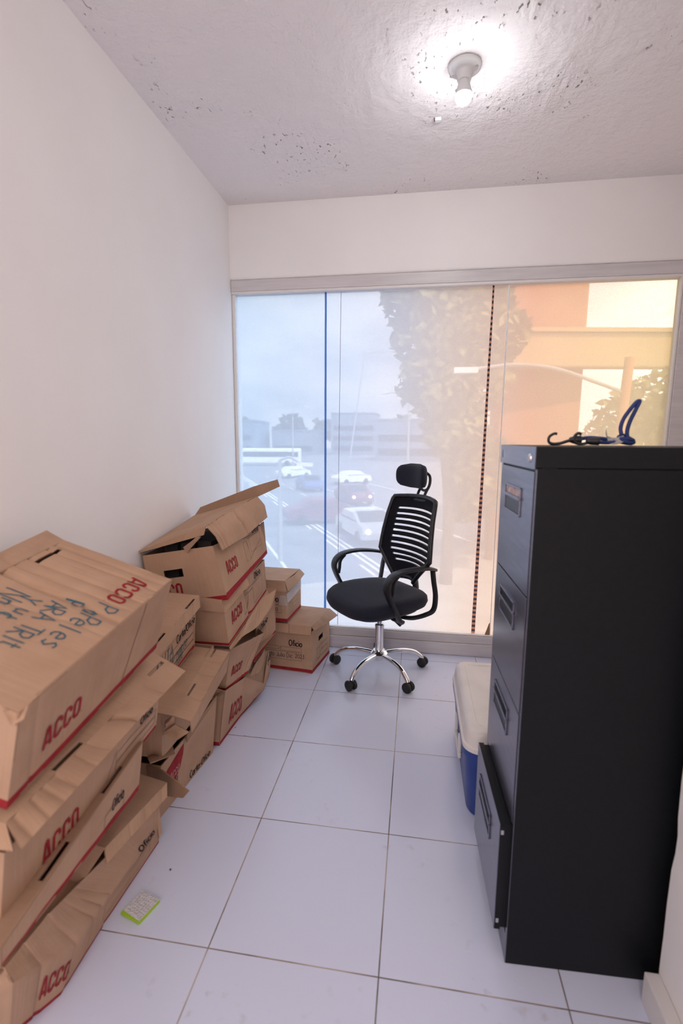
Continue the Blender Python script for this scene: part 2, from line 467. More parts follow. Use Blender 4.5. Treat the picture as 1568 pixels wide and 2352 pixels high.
# ------------------------------------------------------------------ mesh helpers
class MB:
    """collects polygons, then links them as one mesh object"""
    def __init__(s):
        s.v, s.f, s.m, s.uv, s.sm, s.mats = [], [], [], [], [], []
    def mi(s, mt):
        if mt not in s.mats:
            s.mats.append(mt)
        return s.mats.index(mt)
    def face(s, pts, mt, uv=None, smooth=False):
        b = len(s.v)
        s.v += [tuple(p) for p in pts]
        s.f.append(tuple(range(b, b+len(pts))))
        s.m.append(s.mi(mt))
        s.uv.append(uv or [(p[0]+p[2]*0.37, p[1]+p[2]*0.71) for p in pts])
        s.sm.append(smooth)
    def add(s, verts, faces, mt, smooth=False, uvs=None):
        b = len(s.v)
        s.v += [tuple(p) for p in verts]
        k = s.mi(mt) if isinstance(mt, str) else None
        for i, f in enumerate(faces):
            s.f.append(tuple(b+j for j in f))
            s.m.append(k if k is not None else s.mi(mt[i]))
            s.uv.append([uvs[j] for j in f] if uvs else [(verts[j][0]+verts[j][2]*0.37, verts[j][1]+verts[j][2]*0.71) for j in f])
            s.sm.append(smooth)
    def box(s, a, b, mt, xf=None):
        x0, y0, z0 = a
        x1, y1, z1 = b
        p = [(x0,y0,z0),(x1,y0,z0),(x1,y1,z0),(x0,y1,z0),(x0,y0,z1),(x1,y0,z1),(x1,y1,z1),(x0,y1,z1)]
        if xf:
            p = [xf(V(q)) for q in p]
        s.add(p, [(3,2,1,0),(4,5,6,7),(0,1,5,4),(1,2,6,5),(2,3,7,6),(3,0,4,7)], mt)
    def tube(s, path, rad, mt, n=12, flat=1.0, caps=True, up=None, wide=None):
        # swept elliptical tube; rad may be one number or one per point
        path = [V(p) for p in path]
        rs = rad if isinstance(rad, (list, tuple)) else [rad]*len(path)
        rings = []
        prev = None
        for i, p in enumerate(path):
            t = (path[min(i+1, len(path)-1)] - path[max(i-1, 0)]).normalized()
            if up is not None:
                a = V(up).cross(t)
            elif prev is None:
                a = t.cross(V((0, 0, 1)) if abs(t.z) < 0.9 else V((1, 0, 0)))
            else:
                a = prev - t*prev.dot(t)
            a.normalize()
            prev = a
            b = t.cross(a)
            rings.append([p + a*math.cos(2*PI*k/n)*rs[i]*(wide or 1.0) + b*math.sin(2*PI*k/n)*rs[i]*flat for k in range(n)])
        vs = [q for r in rings for q in r]
        fs = [(i*n+k, i*n+(k+1) % n, (i+1)*n+(k+1) % n, (i+1)*n+k) for i in range(len(rings)-1) for k in range(n)]
        if caps:
            fs += [tuple(range(n))[::-1], tuple((len(rings)-1)*n+k for k in range(n))]
        s.add(vs, fs, mt, True)
    def lathe(s, prof, mt, n=32, xf=None, caps=True):
        # profile of (radius, height) about the z axis
        vs = [V((r*math.cos(2*PI*k/n), r*math.sin(2*PI*k/n), z)) for r, z in prof for k in range(n)]
        if xf:
            vs = [xf(p) for p in vs]
        fs = [(i*n+k, i*n+(k+1) % n, (i+1)*n+(k+1) % n, (i+1)*n+k) for i in range(len(prof)-1) for k in range(n)]
        if caps:
            fs += [tuple(range(n))[::-1], tuple((len(prof)-1)*n+k for k in range(n))]
        s.add(vs, fs, mt, True)
    def rings(s, rings, mt, smooth=True, caps=True):
        n = len(rings[0])
        vs = [q for r in rings for q in r]
        fs = [(i*n+k, i*n+(k+1) % n, (i+1)*n+(k+1) % n, (i+1)*n+k) for i in range(len(rings)-1) for k in range(n)]
        if caps:
            fs += [tuple(range(n))[::-1], tuple((len(rings)-1)*n+k for k in range(n))]
        s.add(vs, fs, mt, smooth)
    def build(s, name, parent=None, bevel=0.0, weld=False, subsurf=0, auto=True):
        me = bpy.data.meshes.new(name)
        me.from_pydata(s.v, [], s.f)
        for mt in s.mats:
            me.materials.append(M[mt])
        ul = me.uv_layers.new(name='UVMap')
        for p, k, uvs, sm in zip(me.polygons, s.m, s.uv, s.sm):
            p.material_index = k
            p.use_smooth = sm
            for li, c in zip(p.loop_indices, uvs):
                ul.data[li].uv = c
        if weld:
            bm = bmesh.new()
            bm.from_mesh(me)
            bmesh.ops.remove_doubles(bm, verts=bm.verts, dist=0.0002)
            bm.to_mesh(me)
            bm.free()
        if auto and any(s.sm):
            me.set_sharp_from_angle(angle=math.radians(48))
        me.update()
        o = bpy.data.objects.new(name, me)
        C.objects.link(o)
        if parent:
            o.parent = parent
            o.matrix_parent_inverse = Matrix.Identity(4)
        if bevel:
            md = o.modifiers.new('edge_bevel', 'BEVEL')
            md.width = bevel
            md.segments = 2
            md.limit_method = 'ANGLE'
            md.angle_limit = math.radians(40)
        if subsurf:
            md = o.modifiers.new('smooth', 'SUBSURF')
            md.levels = md.render_levels = subsurf
        return o

def thing(name, label, cat, loc=(0, 0, 0), rz=0.0, group=None):
    o = bpy.data.objects.new(name, None)
    o.empty_display_size = 0.1
    o.location = loc
    o.rotation_euler = (0, 0, rz)
    C.objects.link(o)
    o['label'] = label
    o['category'] = cat
    if group:
        o['group'] = group
    return o

def tag(o, label, cat, group=None):
    o['label'] = label
    o['category'] = cat
    if group:
        o['group'] = group
    return o

def struct(o):
    o['kind'] = 'structure'
    return o

def lerp(a, b, t):
    return a + (b-a)*t

def catmull(p0, p1, p2, p3, t):
    return 0.5*((2*p1) + (p2-p0)*t + (2*p0-5*p1+4*p2-p3)*t*t + (3*p1-p0-3*p2+p3)*t**3)

def interp(pts, t, smooth):
    n = len(pts)-1
    x = min(max(t, 0), 1)*n
    i = min(int(x), n-1)
    f = x-i
    if t < 0 or t > 1:
        f += (t if t < 0 else t-1)*n
    if not smooth or n < 2:
        return pts[i].lerp(pts[i+1], f) if 0 <= f <= 1 else pts[i] + (pts[i+1]-pts[i])*f
    return catmull(pts[max(i-1, 0)], pts[i], pts[i+1], pts[min(i+2, n)], f)

class Sheet:
    """a panel of board: control rows (bottom to top) of points (left to right seen from its face), in metres u,v"""
    def __init__(s, rows, su=False, sv=False, amp=0.002, seed=0, folds=(), scale=9.0):
        s.rows = [[V(p) for p in r] for r in rows]
        s.su, s.sv, s.amp, s.seed, s.folds, s.scale = su, sv, amp, seed, folds, scale
        mid = [s.base(i/12, 0.5) for i in range(13)]
        s.U = sum((mid[i+1]-mid[i]).length for i in range(12))
        mid = [s.base(0.5, i/12) for i in range(13)]
        s.W = sum((mid[i+1]-mid[i]).length for i in range(12))
    def base(s, u, v):
        return interp([interp(r, u, s.su) for r in s.rows], v, s.sv)
    def normal(s, u, v):
        e = 0.01
        u = min(max(u, e), 1-e)
        v = min(max(v, e), 1-e)
        return (s.base(u+e, v)-s.base(u-e, v)).cross(s.base(u, v+e)-s.base(u, v-e)).normalized()
    def pos(s, u, v, off=0.0):
        p = s.base(u, v)
        n = s.normal(u, v)
        edge = min(1.0, 6*min(u, 1-u, v, 1-v)) if 0 <= u <= 1 and 0 <= v <= 1 else 0.0
        edge = max(edge, 0.0)
        d = s.amp*edge*noise.noise(V((u*s.U*s.scale+s.seed*7.3, v*s.W*s.scale, s.seed*3.1)))*2
        for (ua, ub, wd, dep) in s.folds:
            c = lerp(ua, ub, v)
            d -= dep*math.exp(-((u-c)*s.U/wd)**2)
        return p + n*(d+off)
    def m(s, um, vm, off=0.0):
        return s.pos(um/s.U, vm/s.W, off)
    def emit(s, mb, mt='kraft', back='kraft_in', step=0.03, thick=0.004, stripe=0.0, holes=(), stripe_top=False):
        us = {round(i/max(1, round(s.U/step)), 5) for i in range(max(1, round(s.U/step))+1)}
        vs = {round(i/max(1, round(s.W/step)), 5) for i in range(max(1, round(s.W/step))+1)}
        for i in range(len(s.rows[0])):
            us.add(round(i/(len(s.rows[0])-1), 5))
        for i in range(len(s.rows)):
            vs.add(round(i/(len(s.rows)-1), 5))
        if stripe:
            vs.add(round(stripe/s.W, 5))
        for (a, b, c, d) in holes:
            us |= {round(a/s.U, 5), round(b/s.U, 5)}
            vs |= {round(c/s.W, 5), round(d/s.W, 5)}
        for (ua, ub, wd, dep) in s.folds:
            for k in (-1.2, -0.6, 0, 0.6, 1.2):
                x = (ua+ub)/2 + k*wd/s.U
                if 0 < x < 1:
                    us.add(round(x, 5))
        def thin(xs):
            xs = sorted(xs)
            out = [xs[0]]
            for x in xs[1:]:
                if x-out[-1] > 0.0004:
                    out.append(x)
            out[-1] = 1.0
            return out
        us, vs = thin(us), thin(vs)
        nu, nv = len(us), len(vs)
        front = [s.pos(u, v) for v in vs for u in us]
        backp = [s.pos(u, v, -thick) for v in vs for u in us]
        uv = [(u*s.U+s.seed*0.37, v*s.W+s.seed*0.21) for v in vs for u in us]
        faces, ms, cnt = [], [], {}
        for j in range(nv-1):
            for i in range(nu-1):
                uc, vc = (us[i]+us[i+1])/2*s.U, (vs[j]+vs[j+1])/2*s.W
                if any(a < uc < b and c < vc < d for a, b, c, d in holes):
                    continue
                f = (j*nu+i, j*nu+i+1, (j+1)*nu+i+1, (j+1)*nu+i)
                faces.append(f)
                ms.append('red' if (stripe and vc < stripe) else mt)
                for k in range(4):
                    a, b = f[k], f[(k+1) % 4]
                    cnt[(a, b)] = 1
        n = nu*nv
        allf = list(faces) + [tuple(x+n for x in f[::-1]) for f in faces]
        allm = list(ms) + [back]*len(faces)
        for (a, b) in cnt:
            if (b, a) not in cnt:
                allf.append((b, a, a+n, b+n))
                allm.append(back)
        mb.add(front+backp, allf, allm, True, uv+uv)
        return s
    def stroke(s, mb, pts, width, mt, org=(0, 0), dx=(1, 0), dy=(0, 1), scale=1.0, off=0.0015, closed=False):
        # ribbon along a polyline, lying on the sheet
        P = [(org[0]+(x*dx[0]+y*dy[0])*scale, org[1]+(x*dx[1]+y*dy[1])*scale) for x, y in pts]
        if closed:
            P = P + [P[0]]
        Q = [P[0]]
        for a, b in zip(P, P[1:]):
            d = math.dist(a, b)
            k = max(1, int(d/0.02))
            for i in range(1, k+1):
                Q.append((lerp(a[0], b[0], i/k), lerp(a[1], b[1], i/k)))
        n = len(Q)
        if n < 2:
            return
        vs = []
        for i, (x, y) in enumerate(Q):
            if closed and i in (0, n-1):
                a, c = Q[n-2], Q[1]
            else:
                a, c = Q[max(i-1, 0)], Q[min(i+1, n-1)]
            t0 = (x-a[0], y-a[1])
            t1 = (c[0]-x, c[1]-y)
            l0, l1 = math.hypot(*t0) or 1, math.hypot(*t1) or 1
            if l0 == 1 and t0 == (0, 0):
                t0, l0 = t1, l1
            if t1 == (0, 0):
                t1, l1 = t0, l0
            tx, ty = t0[0]/l0+t1[0]/l1, t0[1]/l0+t1[1]/l1
            l = math.hypot(tx, ty) or 1
            tx, ty = tx/l, ty/l
            cosh = max(0.5, abs(tx*t1[0]/l1+ty*t1[1]/l1))
            h = width/2/cosh
            vs.append(s.m(x-ty*h, y+tx*h, off))
            vs.append(s.m(x+ty*h, y-tx*h, off))
        mb.add(vs, [(2*i, 2*i+1, 2*i+3, 2*i+2) for i in range(n-1)], mt)
    def poly(s, mb, pts, mt, off=0.0013, step=.004):
        # filled shape laid on the sheet in narrow strips
        ys = [p[1] for p in pts]
        k = int((max(ys)-min(ys))/step)+1
        def span(y):
            xs = []
            for (x0, y0), (x1, y1) in zip(pts, pts[1:]+pts[:1]):
                if (y0 <= y < y1) or (y1 <= y < y0):
                    xs.append(x0+(x1-x0)*(y-y0)/(y1-y0))
            return (min(xs), max(xs)) if len(xs) > 1 else None
        rows = [(y, span(y)) for y in [min(ys)+1e-5+(max(ys)-min(ys)-2e-5)*i/k for i in range(k+1)]]
        for (ya, a), (yb, b) in zip(rows, rows[1:]):
            if a and b:
                q = [s.m(lerp(r[0], r[1], i/4), y, off) for y, r in ((ya, a), (yb, b)) for i in range(5)]
                mb.add(q, [(i, i+1, i+6, i+5) for i in range(4)], mt)

# stroke letters: (advance, [polylines]) on a cap height of 1
ARC = lambda cx, cy, rx, ry, a0, a1, n=8: [(cx+rx*math.cos(math.radians(lerp(a0, a1, i/n))), cy+ry*math.sin(math.radians(lerp(a0, a1, i/n)))) for i in range(n+1)]
G = {
 'A': (.62, [[(0, 0), (.26, 1), (.52, 0)], [(.1, .36), (.42, .36)]]),
 'C': (.6, [ARC(.27, .5, .25, .5, 45, 315)]),
 'D': (.62, [[(0, 0), (0, 1), (.25, .97), (.45, .75), (.45, .25), (.25, .03), (0, 0)]]),
 'H': (.62, [[(0, 0), (0, 1)], [(.45, 0), (.45, 1)], [(0, .5), (.45, .5)]]),
 'I': (.25, [[(.05, 0), (.05, 1)]]),
 'J': (.5, [[(.38, 1), (.38, .2), (.25, 0), (.08, .02), (0, .2)]]),
 'M': (.75, [[(0, 0), (.05, 1), (.3, .35), (.55, 1), (.6, 0)]]),
 'N': (.62, [[(0, 0), (0, 1), (.45, 0), (.45, 1)]]),
 'O': (.66, [ARC(.27, .5, .26, .5, 0, 360, 14)]),
 'P': (.58, [[(0, 0), (0, 1)], [(0, 1), (.3, 1), (.45, .78), (.3, .52), (0, .5)]]),
 'R': (.62, [[(0, 0), (0, 1), (.3, 1), (.42, .78), (.28, .52), (0, .5), (.45, 0)]]),
 'T': (.55, [[(0, 1), (.5, 1)], [(.25, 1), (.25, 0)]]),
 'U': (.62, [[(0, 1), (0, .25), (.12, 0), (.32, 0), (.45, .25), (.45, 1)]]),
 'Y': (.55, [[(0, 1), (.22, .5), (.45, 1)], [(.22, .5), (.2, 0)]]),
 'Z': (.55, [[(0, 1), (.42, 1), (0, 0), (.45, 0)]]),
 'a': (.5, [ARC(.2, .3, .2, .3, 30, 360, 9), [(.4, .6), (.4, 0)]]),
 'c': (.46, [ARC(.22, .3, .2, .3, 45, 315)]),
 'e': (.5, [[(.02, .32), (.38, .32)], ARC(.2, .3, .19, .3, 0, 310)]),
 'f': (.36, [[(.34, .95), (.22, 1), (.13, .85), (.13, 0)], [(0, .6), (.3, .6)]]),
 'g': (.5, [ARC(.2, .3, .2, .3, 30, 360, 9), [(.4, .6), (.4, -.2), (.2, -.35), (.03, -.2)]]),
 'i': (.22, [[(.06, 0), (.06, .6)], [(.06, .8), (.06, .9)]]),
 'l': (.22, [[(.06, 0), (.06, 1)]]),
 'n': (.48, [[(0, 0), (0, .6)], [(0, .4), (.18, .6), (.34, .5), (.36, 0)]]),
 'o': (.5, [ARC(.2, .3, .2, .3, 0, 360, 12)]),
 'p': (.5, [[(0, -.35), (0, .6)], ARC(.2, .3, .2, .3, 150, -150)]),
 'r': (.36, [[(0, 0), (0, .6)], [(0, .4), (.15, .6), (.3, .56)]]),
 's': (.42, [[(.32, .55), (.15, .6), (.02, .47), (.3, .18), (.18, 0), (0, .06)]]),
 't': (.36, [[(.13, .9), (.13, .1), (.3, 0)], [(0, .6), (.3, .6)]]),
 'u': (.5, [[(0, .6), (0, .15), (.15, 0), (.36, .15)], [(.38, .6), (.38, 0)]]),
 '/': (.4, [[(0, -.1), (.32, 1.05)]]),
 '-': (.42, [[(.03, .42), (.3, .42)]]),
 '.': (.22, [[(.05, 0), (.05, .08)]]),
 '0': (.52, [ARC(.2, .45, .2, .45, 0, 360, 12)]),
 '2': (.5, [[(0, .7), (.1, .92), (.3, .88), (.34, .65), (0, 0), (.38, 0)]]),
 '3': (.5, [[(.02, .88), (.3, .9), (.32, .65), (.12, .5), (.34, .3), (.25, .02), (0, .05)]]),
 ' ': (.34, []),
}
BOLD = {
 'A': [[(.05, 0), (.16, 1)], [(.16, 1), (.25, 1)], [(.25, 1), (.37, 0)], [(.1, .25), (.32, .25)]],
 'C': [[(.35, .66), (.35, .8), (.27, .93), (.15, .93), (.07, .82), (.07, .18), (.15, .07), (.27, .07), (.35, .2), (.35, .34)]],
}
BOLD_O = [(.07, .18), (.07, .82), (.15, .93), (.27, .93), (.35, .82), (.35, .18), (.27, .07), (.15, .07)]

def write(sh, mb, text, org, size, width, mt='black_ink', dx=(1, 0), dy=(0, 1), jit=0.0, spread=1.0):
    x = 0.0
    for ch in text:
        adv, pls = G[ch]
        oy = random.uniform(-jit, jit)
        for pl in pls:
            sh.stroke(mb, [(x+a, b+oy) for a, b in pl], width, mt, org, dx, dy, size)
        x += adv*spread
    return x*size

def acco(sh, mb, org, size, dx=(1, 0), dy=(0, 1), mt='red', xs=1.2):
    x = 0.0
    w = .15*size
    for k, ch in enumerate('ACCO'):
        if ch == 'O':
            sh.stroke(mb, [((x+a)*xs, b) for a, b in BOLD_O], w, mt, org, dx, dy, size, 0.0015, True)
        else:
            for pl in BOLD[ch]:
                sh.stroke(mb, [((x+a)*xs, b) for a, b in pl], w, mt, org, dx, dy, size)
        x += .47
    sh.stroke(mb, [((x+.02)*xs, .02), ((x+.02)*xs, .08)], .05*size, mt, org, dx, dy, size)

def rect(sh, mb, x0, y0, x1, y1, w=0.0012, mt='black_ink'):
    sh.stroke(mb, [(x0, y0), (x1, y0), (x1, y1), (x0, y1)], w, mt, closed=True)

def form(sh, mb, x, y, w, h):
    # the printed contents form: two short boxes over a large one
    rect(sh, mb, x, y+h*.72, x+w*.45, y+h)
    rect(sh, mb, x+w*.5, y+h*.72, x+w, y+h)
    rect(sh, mb, x, y, x+w, y+h*.62)
    write(sh, mb, 'nit', (x+w*.53, y+h*.86), .008, .001)
    write(sh, mb, 'on', (x+w*.04, y+h*.86), .008, .001)

def T(p):
    return V(p)
SEED = [0]
def seed():
    SEED[0] += 1
    return SEED[0]

KEYS = ('fnb', 'ffb', 'bfb', 'bnb', 'fnt', 'fft', 'bft', 'bnt')
def hexbox(mb, c, stripe=0.022, faces='xnfbd', amp=0.002, near=None, front=None, folds=(), nholes=(), su=False, fholes=()):
    """tray of a cardboard box from its eight corners; f/b = room side/wall side, n/f = near/far, b/t = bottom/top"""
    c = {k: V(p) for k, p in c.items()}
    out = {}
    if 'x' in faces:
        out['front'] = Sheet(front or [[c['fnb'], c['ffb']], [c['fnt'], c['fft']]], amp=amp, seed=seed(), folds=folds, su=su).emit(mb, stripe=stripe, holes=fholes)
    if 'n' in faces:
        out['near'] = Sheet(near or [[c['bnb'], c['fnb']], [c['bnt'], c['fnt']]], amp=amp, seed=seed()).emit(mb, stripe=stripe, holes=nholes)
    if 'f' in faces:
        out['far'] = Sheet([[c['ffb'], c['bfb']], [c['fft'], c['bft']]], amp=amp, seed=seed()).emit(mb, stripe=stripe)
    if 'b' in faces:
        out['back'] = Sheet([[c['bfb'], c['bnb']], [c['bft'], c['bnt']]], amp=amp, seed=seed()).emit(mb, stripe=stripe)
    if 'd' in faces:
        out['base'] = Sheet([[c['bnb'], c['bfb']], [c['fnb'], c['ffb']]], amp=0, seed=seed()).emit(mb)
    if 't' in faces:
        out['top'] = Sheet([[c['fnt'], c['fft']], [c['bnt'], c['bft']]], amp=amp, seed=seed()).emit(mb)
    return out

# ================================================================== the room
T0 = 0.12
mb = MB(); mb.box((XL-0.3, YB-0.3, -0.15), (XR+0.3, YW+0.14, 0), 'floor'); struct(mb.build('floor'))
mb = MB(); mb.box((XL-0.3, YB-0.3, H), (XR+0.3, YW+0.14, H+0.2), 'ceiling'); struct(mb.build('ceiling'))
mb = MB(); mb.box((XL-0.2, YB, 0), (XL, YW+0.14, H), 'wall'); struct(mb.build('wall_left'))
# wall over the window, its lower edge softly rounded
mb = MB()
zb, rr = 2.268, 0.014
prof = [(YW-0.006, H), (YW-0.006, zb+rr)] + [(YW-0.006+rr-rr*math.cos(a), zb+rr-rr*math.sin(a)) for a in (0.4, 0.8, 1.2, PI/2)] + [(YW+0.14, zb), (YW+0.14, H)]
n = len(prof)
vs = [(x, y, z) for x in (XL, XR) for y, z in prof]
mb.add(vs, [(i, (i+1) % n, n+(i+1) % n, n+i) for i in range(n)] + [tuple(range(n))[::-1], tuple(range(n, 2*n))], 'wall')
struct(mb.build('wall_back'))
mb = MB(); mb.box((XR, -0.2, 0), (XR+0.2, YW+0.14, H), 'wall'); struct(mb.build('wall_right'))
# projecting stretch of wall beside the photographer, with a slightly uneven arris
mb = MB()
zs = [i*H/60 for i in range(61)]
vs, fs = [], []
for i, z in enumerate(zs):
    j = 0.0025*noise.noise(V((z*9, 1.7, 0))) + (0.004 if abs(z-0.42) < 0.03 else 0)
    vs += [(1.112+j, YB, z), (1.112+j, 0.052, z), (1.118+j, 0.058, z), (XR+0.2, 0.058, z), (XR+0.2, YB, z)]
for i in range(60):
    for k in range(5):
        a, b = i*5+k, i*5+(k+1) % 5
        fs.append((b, a, a+5, b+5))
fs += [(0, 1, 2, 3, 4), tuple(300+k for k in range(5))[::-1]]
mb.add(vs, fs, 'wall'); struct(mb.build('wall_right_near'))
# wall behind the photographer with a doorway
mb = MB()
mb.box((XL-0.2, YB-0.15, 0), (-0.42, YB, H), 'wall'); mb.box((0.62, YB-0.15, 0), (XR+0.2, YB, H), 'wall'); mb.box((-0.42, YB-0.15, 2.42), (0.62, YB, H), 'wall')
struct(mb.build('wall_behind'))
mb = MB(); mb.box((-0.42, YB-0.14, 0), (0.62, YB-0.10, 2.42), 'alu_light'); struct(mb.build('door_1'))
mb = MB(); mb.box((1.078, YB, 0), (1.1115, 0.050, 0.081), 'skirting'); struct(mb.build('baseboard_right', bevel=0.003))

# ------------------------------------------------------------------ window: frame, panes, film
wf = MB()
X0, X1 = -0.604, 1.862
wf.box((XL+0.001, YW-0.002, 2.203), (XR-0.001, YW+0.07, 2.267), 'alu')
wf.box((XL+0.001, YW+0.000, 2.188), (XR-0.001, YW+0.06, 2.203), 'alu_light')
wf.box((XL+0.001, YW-0.012, 0.001), (XR-0.001, YW+0.09, 0.078), 'alu')
wf.box((XL+0.001, YW-0.001, 0.078), (XR-0.001, YW+0.085, 0.126), 'alu')
wf.box((XL+0.001, YW+0.006, 0.126), (XR-0.001, YW+0.07, 0.136), 'alu_light')
wf.box((X1+0.012, YW-0.004, 0.136), (XR-0.001, YW+0.07, 2.19), 'alu')
wf.box((X1, YW+0.004, 0.136), (X1+0.012, YW+0.05, 2.19), 'alu_light')
wf.box((XL+0.001, YW+0.01, 0.136), (X0, YW+0.06, 2.19), 'alu_light')
win = struct(wf.build('window_1', bevel=0.003))
for a, b in ((X0, 0.030), (0.034, 0.984), (0.992, X1)):
    mb = MB(); mb.box((a, YW+0.030, 0.137), (b, YW+0.036, 2.188), 'glass'); mb.build('glass_pane', win)
mb = MB(); mb.tube([(0.032, YW+0.027, 0.137), (0.034, YW+0.027, 1.2), (0.043, YW+0.027, 2.188)], 0.0016, 'silicone_dark', 6); mb.build('joint_seal', win)
mb = MB(); mb.tube([(0.988, YW+0.024, 0.137), (0.988, YW+0.024, 1.1), (0.9905, YW+0.024, 1.7), (0.992, YW+0.024, 2.188)], [0.0022, 0.0026, 0.0045, 0.005], 'silicone', 8); mb.build('joint_seal', win)

def film_sheet(left, right):
    # edges given as x over height so that the strips hang a little out of true
    m = MB()
    k = 40
    vs, fs = [], []
    for i in range(k+1):
        z = lerp(0.137, 2.188, i/k)
        vs += [(left(z), YW+0.0285, z), (right(z), YW+0.0285, z), (left(z), YW+0.0282, z), (right(z), YW+0.0282, z)]
    for i in range(k):
        a, b = i*4, i*4+4
        fs.append((a+2, a+3, b+3, b+2))
    m.add(vs, fs, 'film')
    return m
wob = lambda z, s: 0.0015*noise.noise(V((z*6, s, 0)))
e1l = lambda z: -0.059 + 0.002*z + wob(z, 1)
e1r = lambda z: -0.045 + 0.001*z + wob(z, 2)*0.6
e2l = lambda z: 0.874 + 0.0135*z + wob(z, 3)
e2r = lambda z: 0.897 + 0.0075*z + wob(z, 4)*0.7
film_sheet(lambda z: X0, e1l).build('film_sheet', win)
film_sheet(e1r, e2l).build('film_sheet', win)
film_sheet(e2r, lambda z: X1).build('film_sheet', win)
for (l, r, mt) in ((e1l, e1r, 'film_overlap'), (e2l, e2r, 'film_overlap_warm')):
    m = film_sheet(l, r)
    m.mats = [mt]
    m.build('film_seam', win)
mb = MB(); Sheet([[(0.955, YW+0.012, 0.138), (0.985, YW+0.012, 0.138)], [(0.978, YW+0.02, 0.205), (0.985, YW+0.024, 0.215)]], amp=0).emit(mb, mt='kraft_in', thick=0.001); mb.build('peeled_film_corner', win)

# ================================================================== cardboard boxes, nearest stack
def lid_rim(mb, top, bot, **kw):
    return Sheet([bot, top], seed=seed(), **kw).emit(mb, step=0.025)

GRP = 'cardboard archive boxes along the left wall'
def abox(label):
    return thing('archive_box', label, 'box', group=GRP)

def base_at(o, p):
    o.location = p
    return o

def finish(o, anchor):
    # put the empty at the base of the box without moving its parts
    o.location = anchor
    for ch in o.children:
        ch.location = -V(anchor)

# --- top box of the near stack
o = abox('archive box topping the nearest stack, blue-green marker writing across its flat top')
mb = MB()
c = dict(fnb=(-.200, -.351, .672), ffb=(-.206, .177, .743), bnb=(-.499, -.368, .773), bfb=(-.505, .160, .845), fnt=(-.127, -.379, .884), fft=(-.132, .149, .955), bnt=(-.426, -.396, .985), bft=(-.432, .132, 1.056))
sh = hexbox(mb, c, faces='xnfbd', amp=0.0015, folds=[(0.10, 0.09, 0.004, 0.002)])
fr = sh['front']
acco(fr, mb, (.075, .065), .050)
fr.stroke(mb, [(.352, .02), (.402, .222)], .0022, 'crease_dark')
mb.build('body', o)
mb = MB()
tp = Sheet([[c['fnt'], c['fft']], [c['bnt'], c['bft']]], amp=0.003, seed=seed(), folds=[(0.565, 0.60, 0.007, 0.009), (0.86, 0.87, 0.004, 0.0035), (0.93, 0.93, 0.003, 0.003), (0.74, 0.75, 0.003, 0.003), (0.66, 0.67, 0.003, 0.002), (0.45, 0.44, 0.003, 0.002)])
tp.emit(mb, step=0.02, holes=[(.40, .485, .285, .297)])
D, UP = (-1, 0), (0, -1)
acco(tp, mb, (.477, .082), .043, D, UP, xs=1.52)
for txt, org, sz in [('PaPeles', [(0.3367, 0.0835, 0.05), (0.3074, 0.0916, 0.05), (0.2772, 0.0877, 0.05), (0.2568, 0.0886, 0.05), (0.2231, 0.0957, 0.05), (0.2019, 0.0915, 0.05), (0.1719, 0.0892, 0.05)], 0.05), ('PARATRIt', [(0.3142, 0.1484, 0.045), (0.2863, 0.1639, 0.045), (0.2633, 0.1582, 0.045), (0.2395, 0.1551, 0.045), (0.1962, 0.1523, 0.045), (0.1726, 0.1582, 0.045), (0.1429, 0.1537, 0.045), (0.1323, 0.145, 0.045)], 0.045), ('Y', [(0.2754, 0.221, 0.045)], 0.045), ('nucl', [(0.2404, 0.2445, 0.04), (0.23, 0.197, 0.04), (0.2036, 0.2083, 0.04), (0.1991, 0.211, 0.04)], 0.04), ('N', [(0.2759, 0.264, 0.06)], 0.06)]:
    x = 0
    for ch, (uu, vv, s2) in zip(txt, org):
        for pl in G[ch][1]:
            tp.stroke(mb, [(a, b) for a, b in pl], .0032, 'marker', (uu, vv), D, UP, s2)
mb.build('lid', o)
mb = MB()
Sheet([[c['bnt'], c['bft']], [V(c['bnt'])+V((-.125, 0, -.02)), (-0.5450, 0.2057, 1.0655)]], amp=0.003, seed=seed(), folds=[(0.66, 0.72, 0.006, 0.006)]).emit(mb)
mb.build('back_flap', o)
mb = MB()
Sheet([[V(c['fnt'])+V((-.012, -.006, -.022)), V(c['fnt'])+V((.004, .004, -.014))], [V(c['fnt'])+V((-.022, -.008, .004)), V(c['fnt'])+V((.003, .016, .003))]], amp=0.005, seed=seed(), scale=60).emit(mb, step=0.006)
mb.build('torn_corner', o)
finish(o, (-.35, -.1, .672))

# --- second box of the near stack
o = abox('kraft archive box with flared slotted lid, second from the top of the nearest stack')
mb = MB()
c = dict(fnb=(-0.2350, -0.3577, 0.4199), ffb=(-0.2500, 0.2292, 0.4661), fnt=(-0.2150, -0.3503, 0.5812), fft=(-0.2250, 0.2144, 0.5938), bnb=(-.56, -.38, .46), bfb=(-.56, .22, .47), bnt=(-.54, -.40, .66), bft=(-.55, .21, .72))
sh = hexbox(mb, c, stripe=0.012, amp=0.002)
fr = sh['front']
acco(fr, mb, (.105, .018), .050)
write(fr, mb, 'Oficio', (.475, .09), .028, .0045)
rect(fr, mb, .36, .06, .56, .085); rect(fr, mb, .36, .03, .56, .055)
fr.stroke(mb, [(.32, .02), (.36, .10)], .0016, 'black_ink'); fr.stroke(mb, [(.30, .025), (.50, .02)], .0014, 'black_ink')
mb.build('body', o)
mb = MB()
near_c, far_c = (-0.2000, -0.3554, 0.6491), (-0.2000, 0.2275, 0.6811)
Sheet([[near_c, far_c], [V((-.40, -.40, .72)), V((-.42, .20, .80))]], amp=0.003, seed=seed()).emit(mb, holes=[(.13, .22, .004, .014), (.50, .58, .004, .014)])
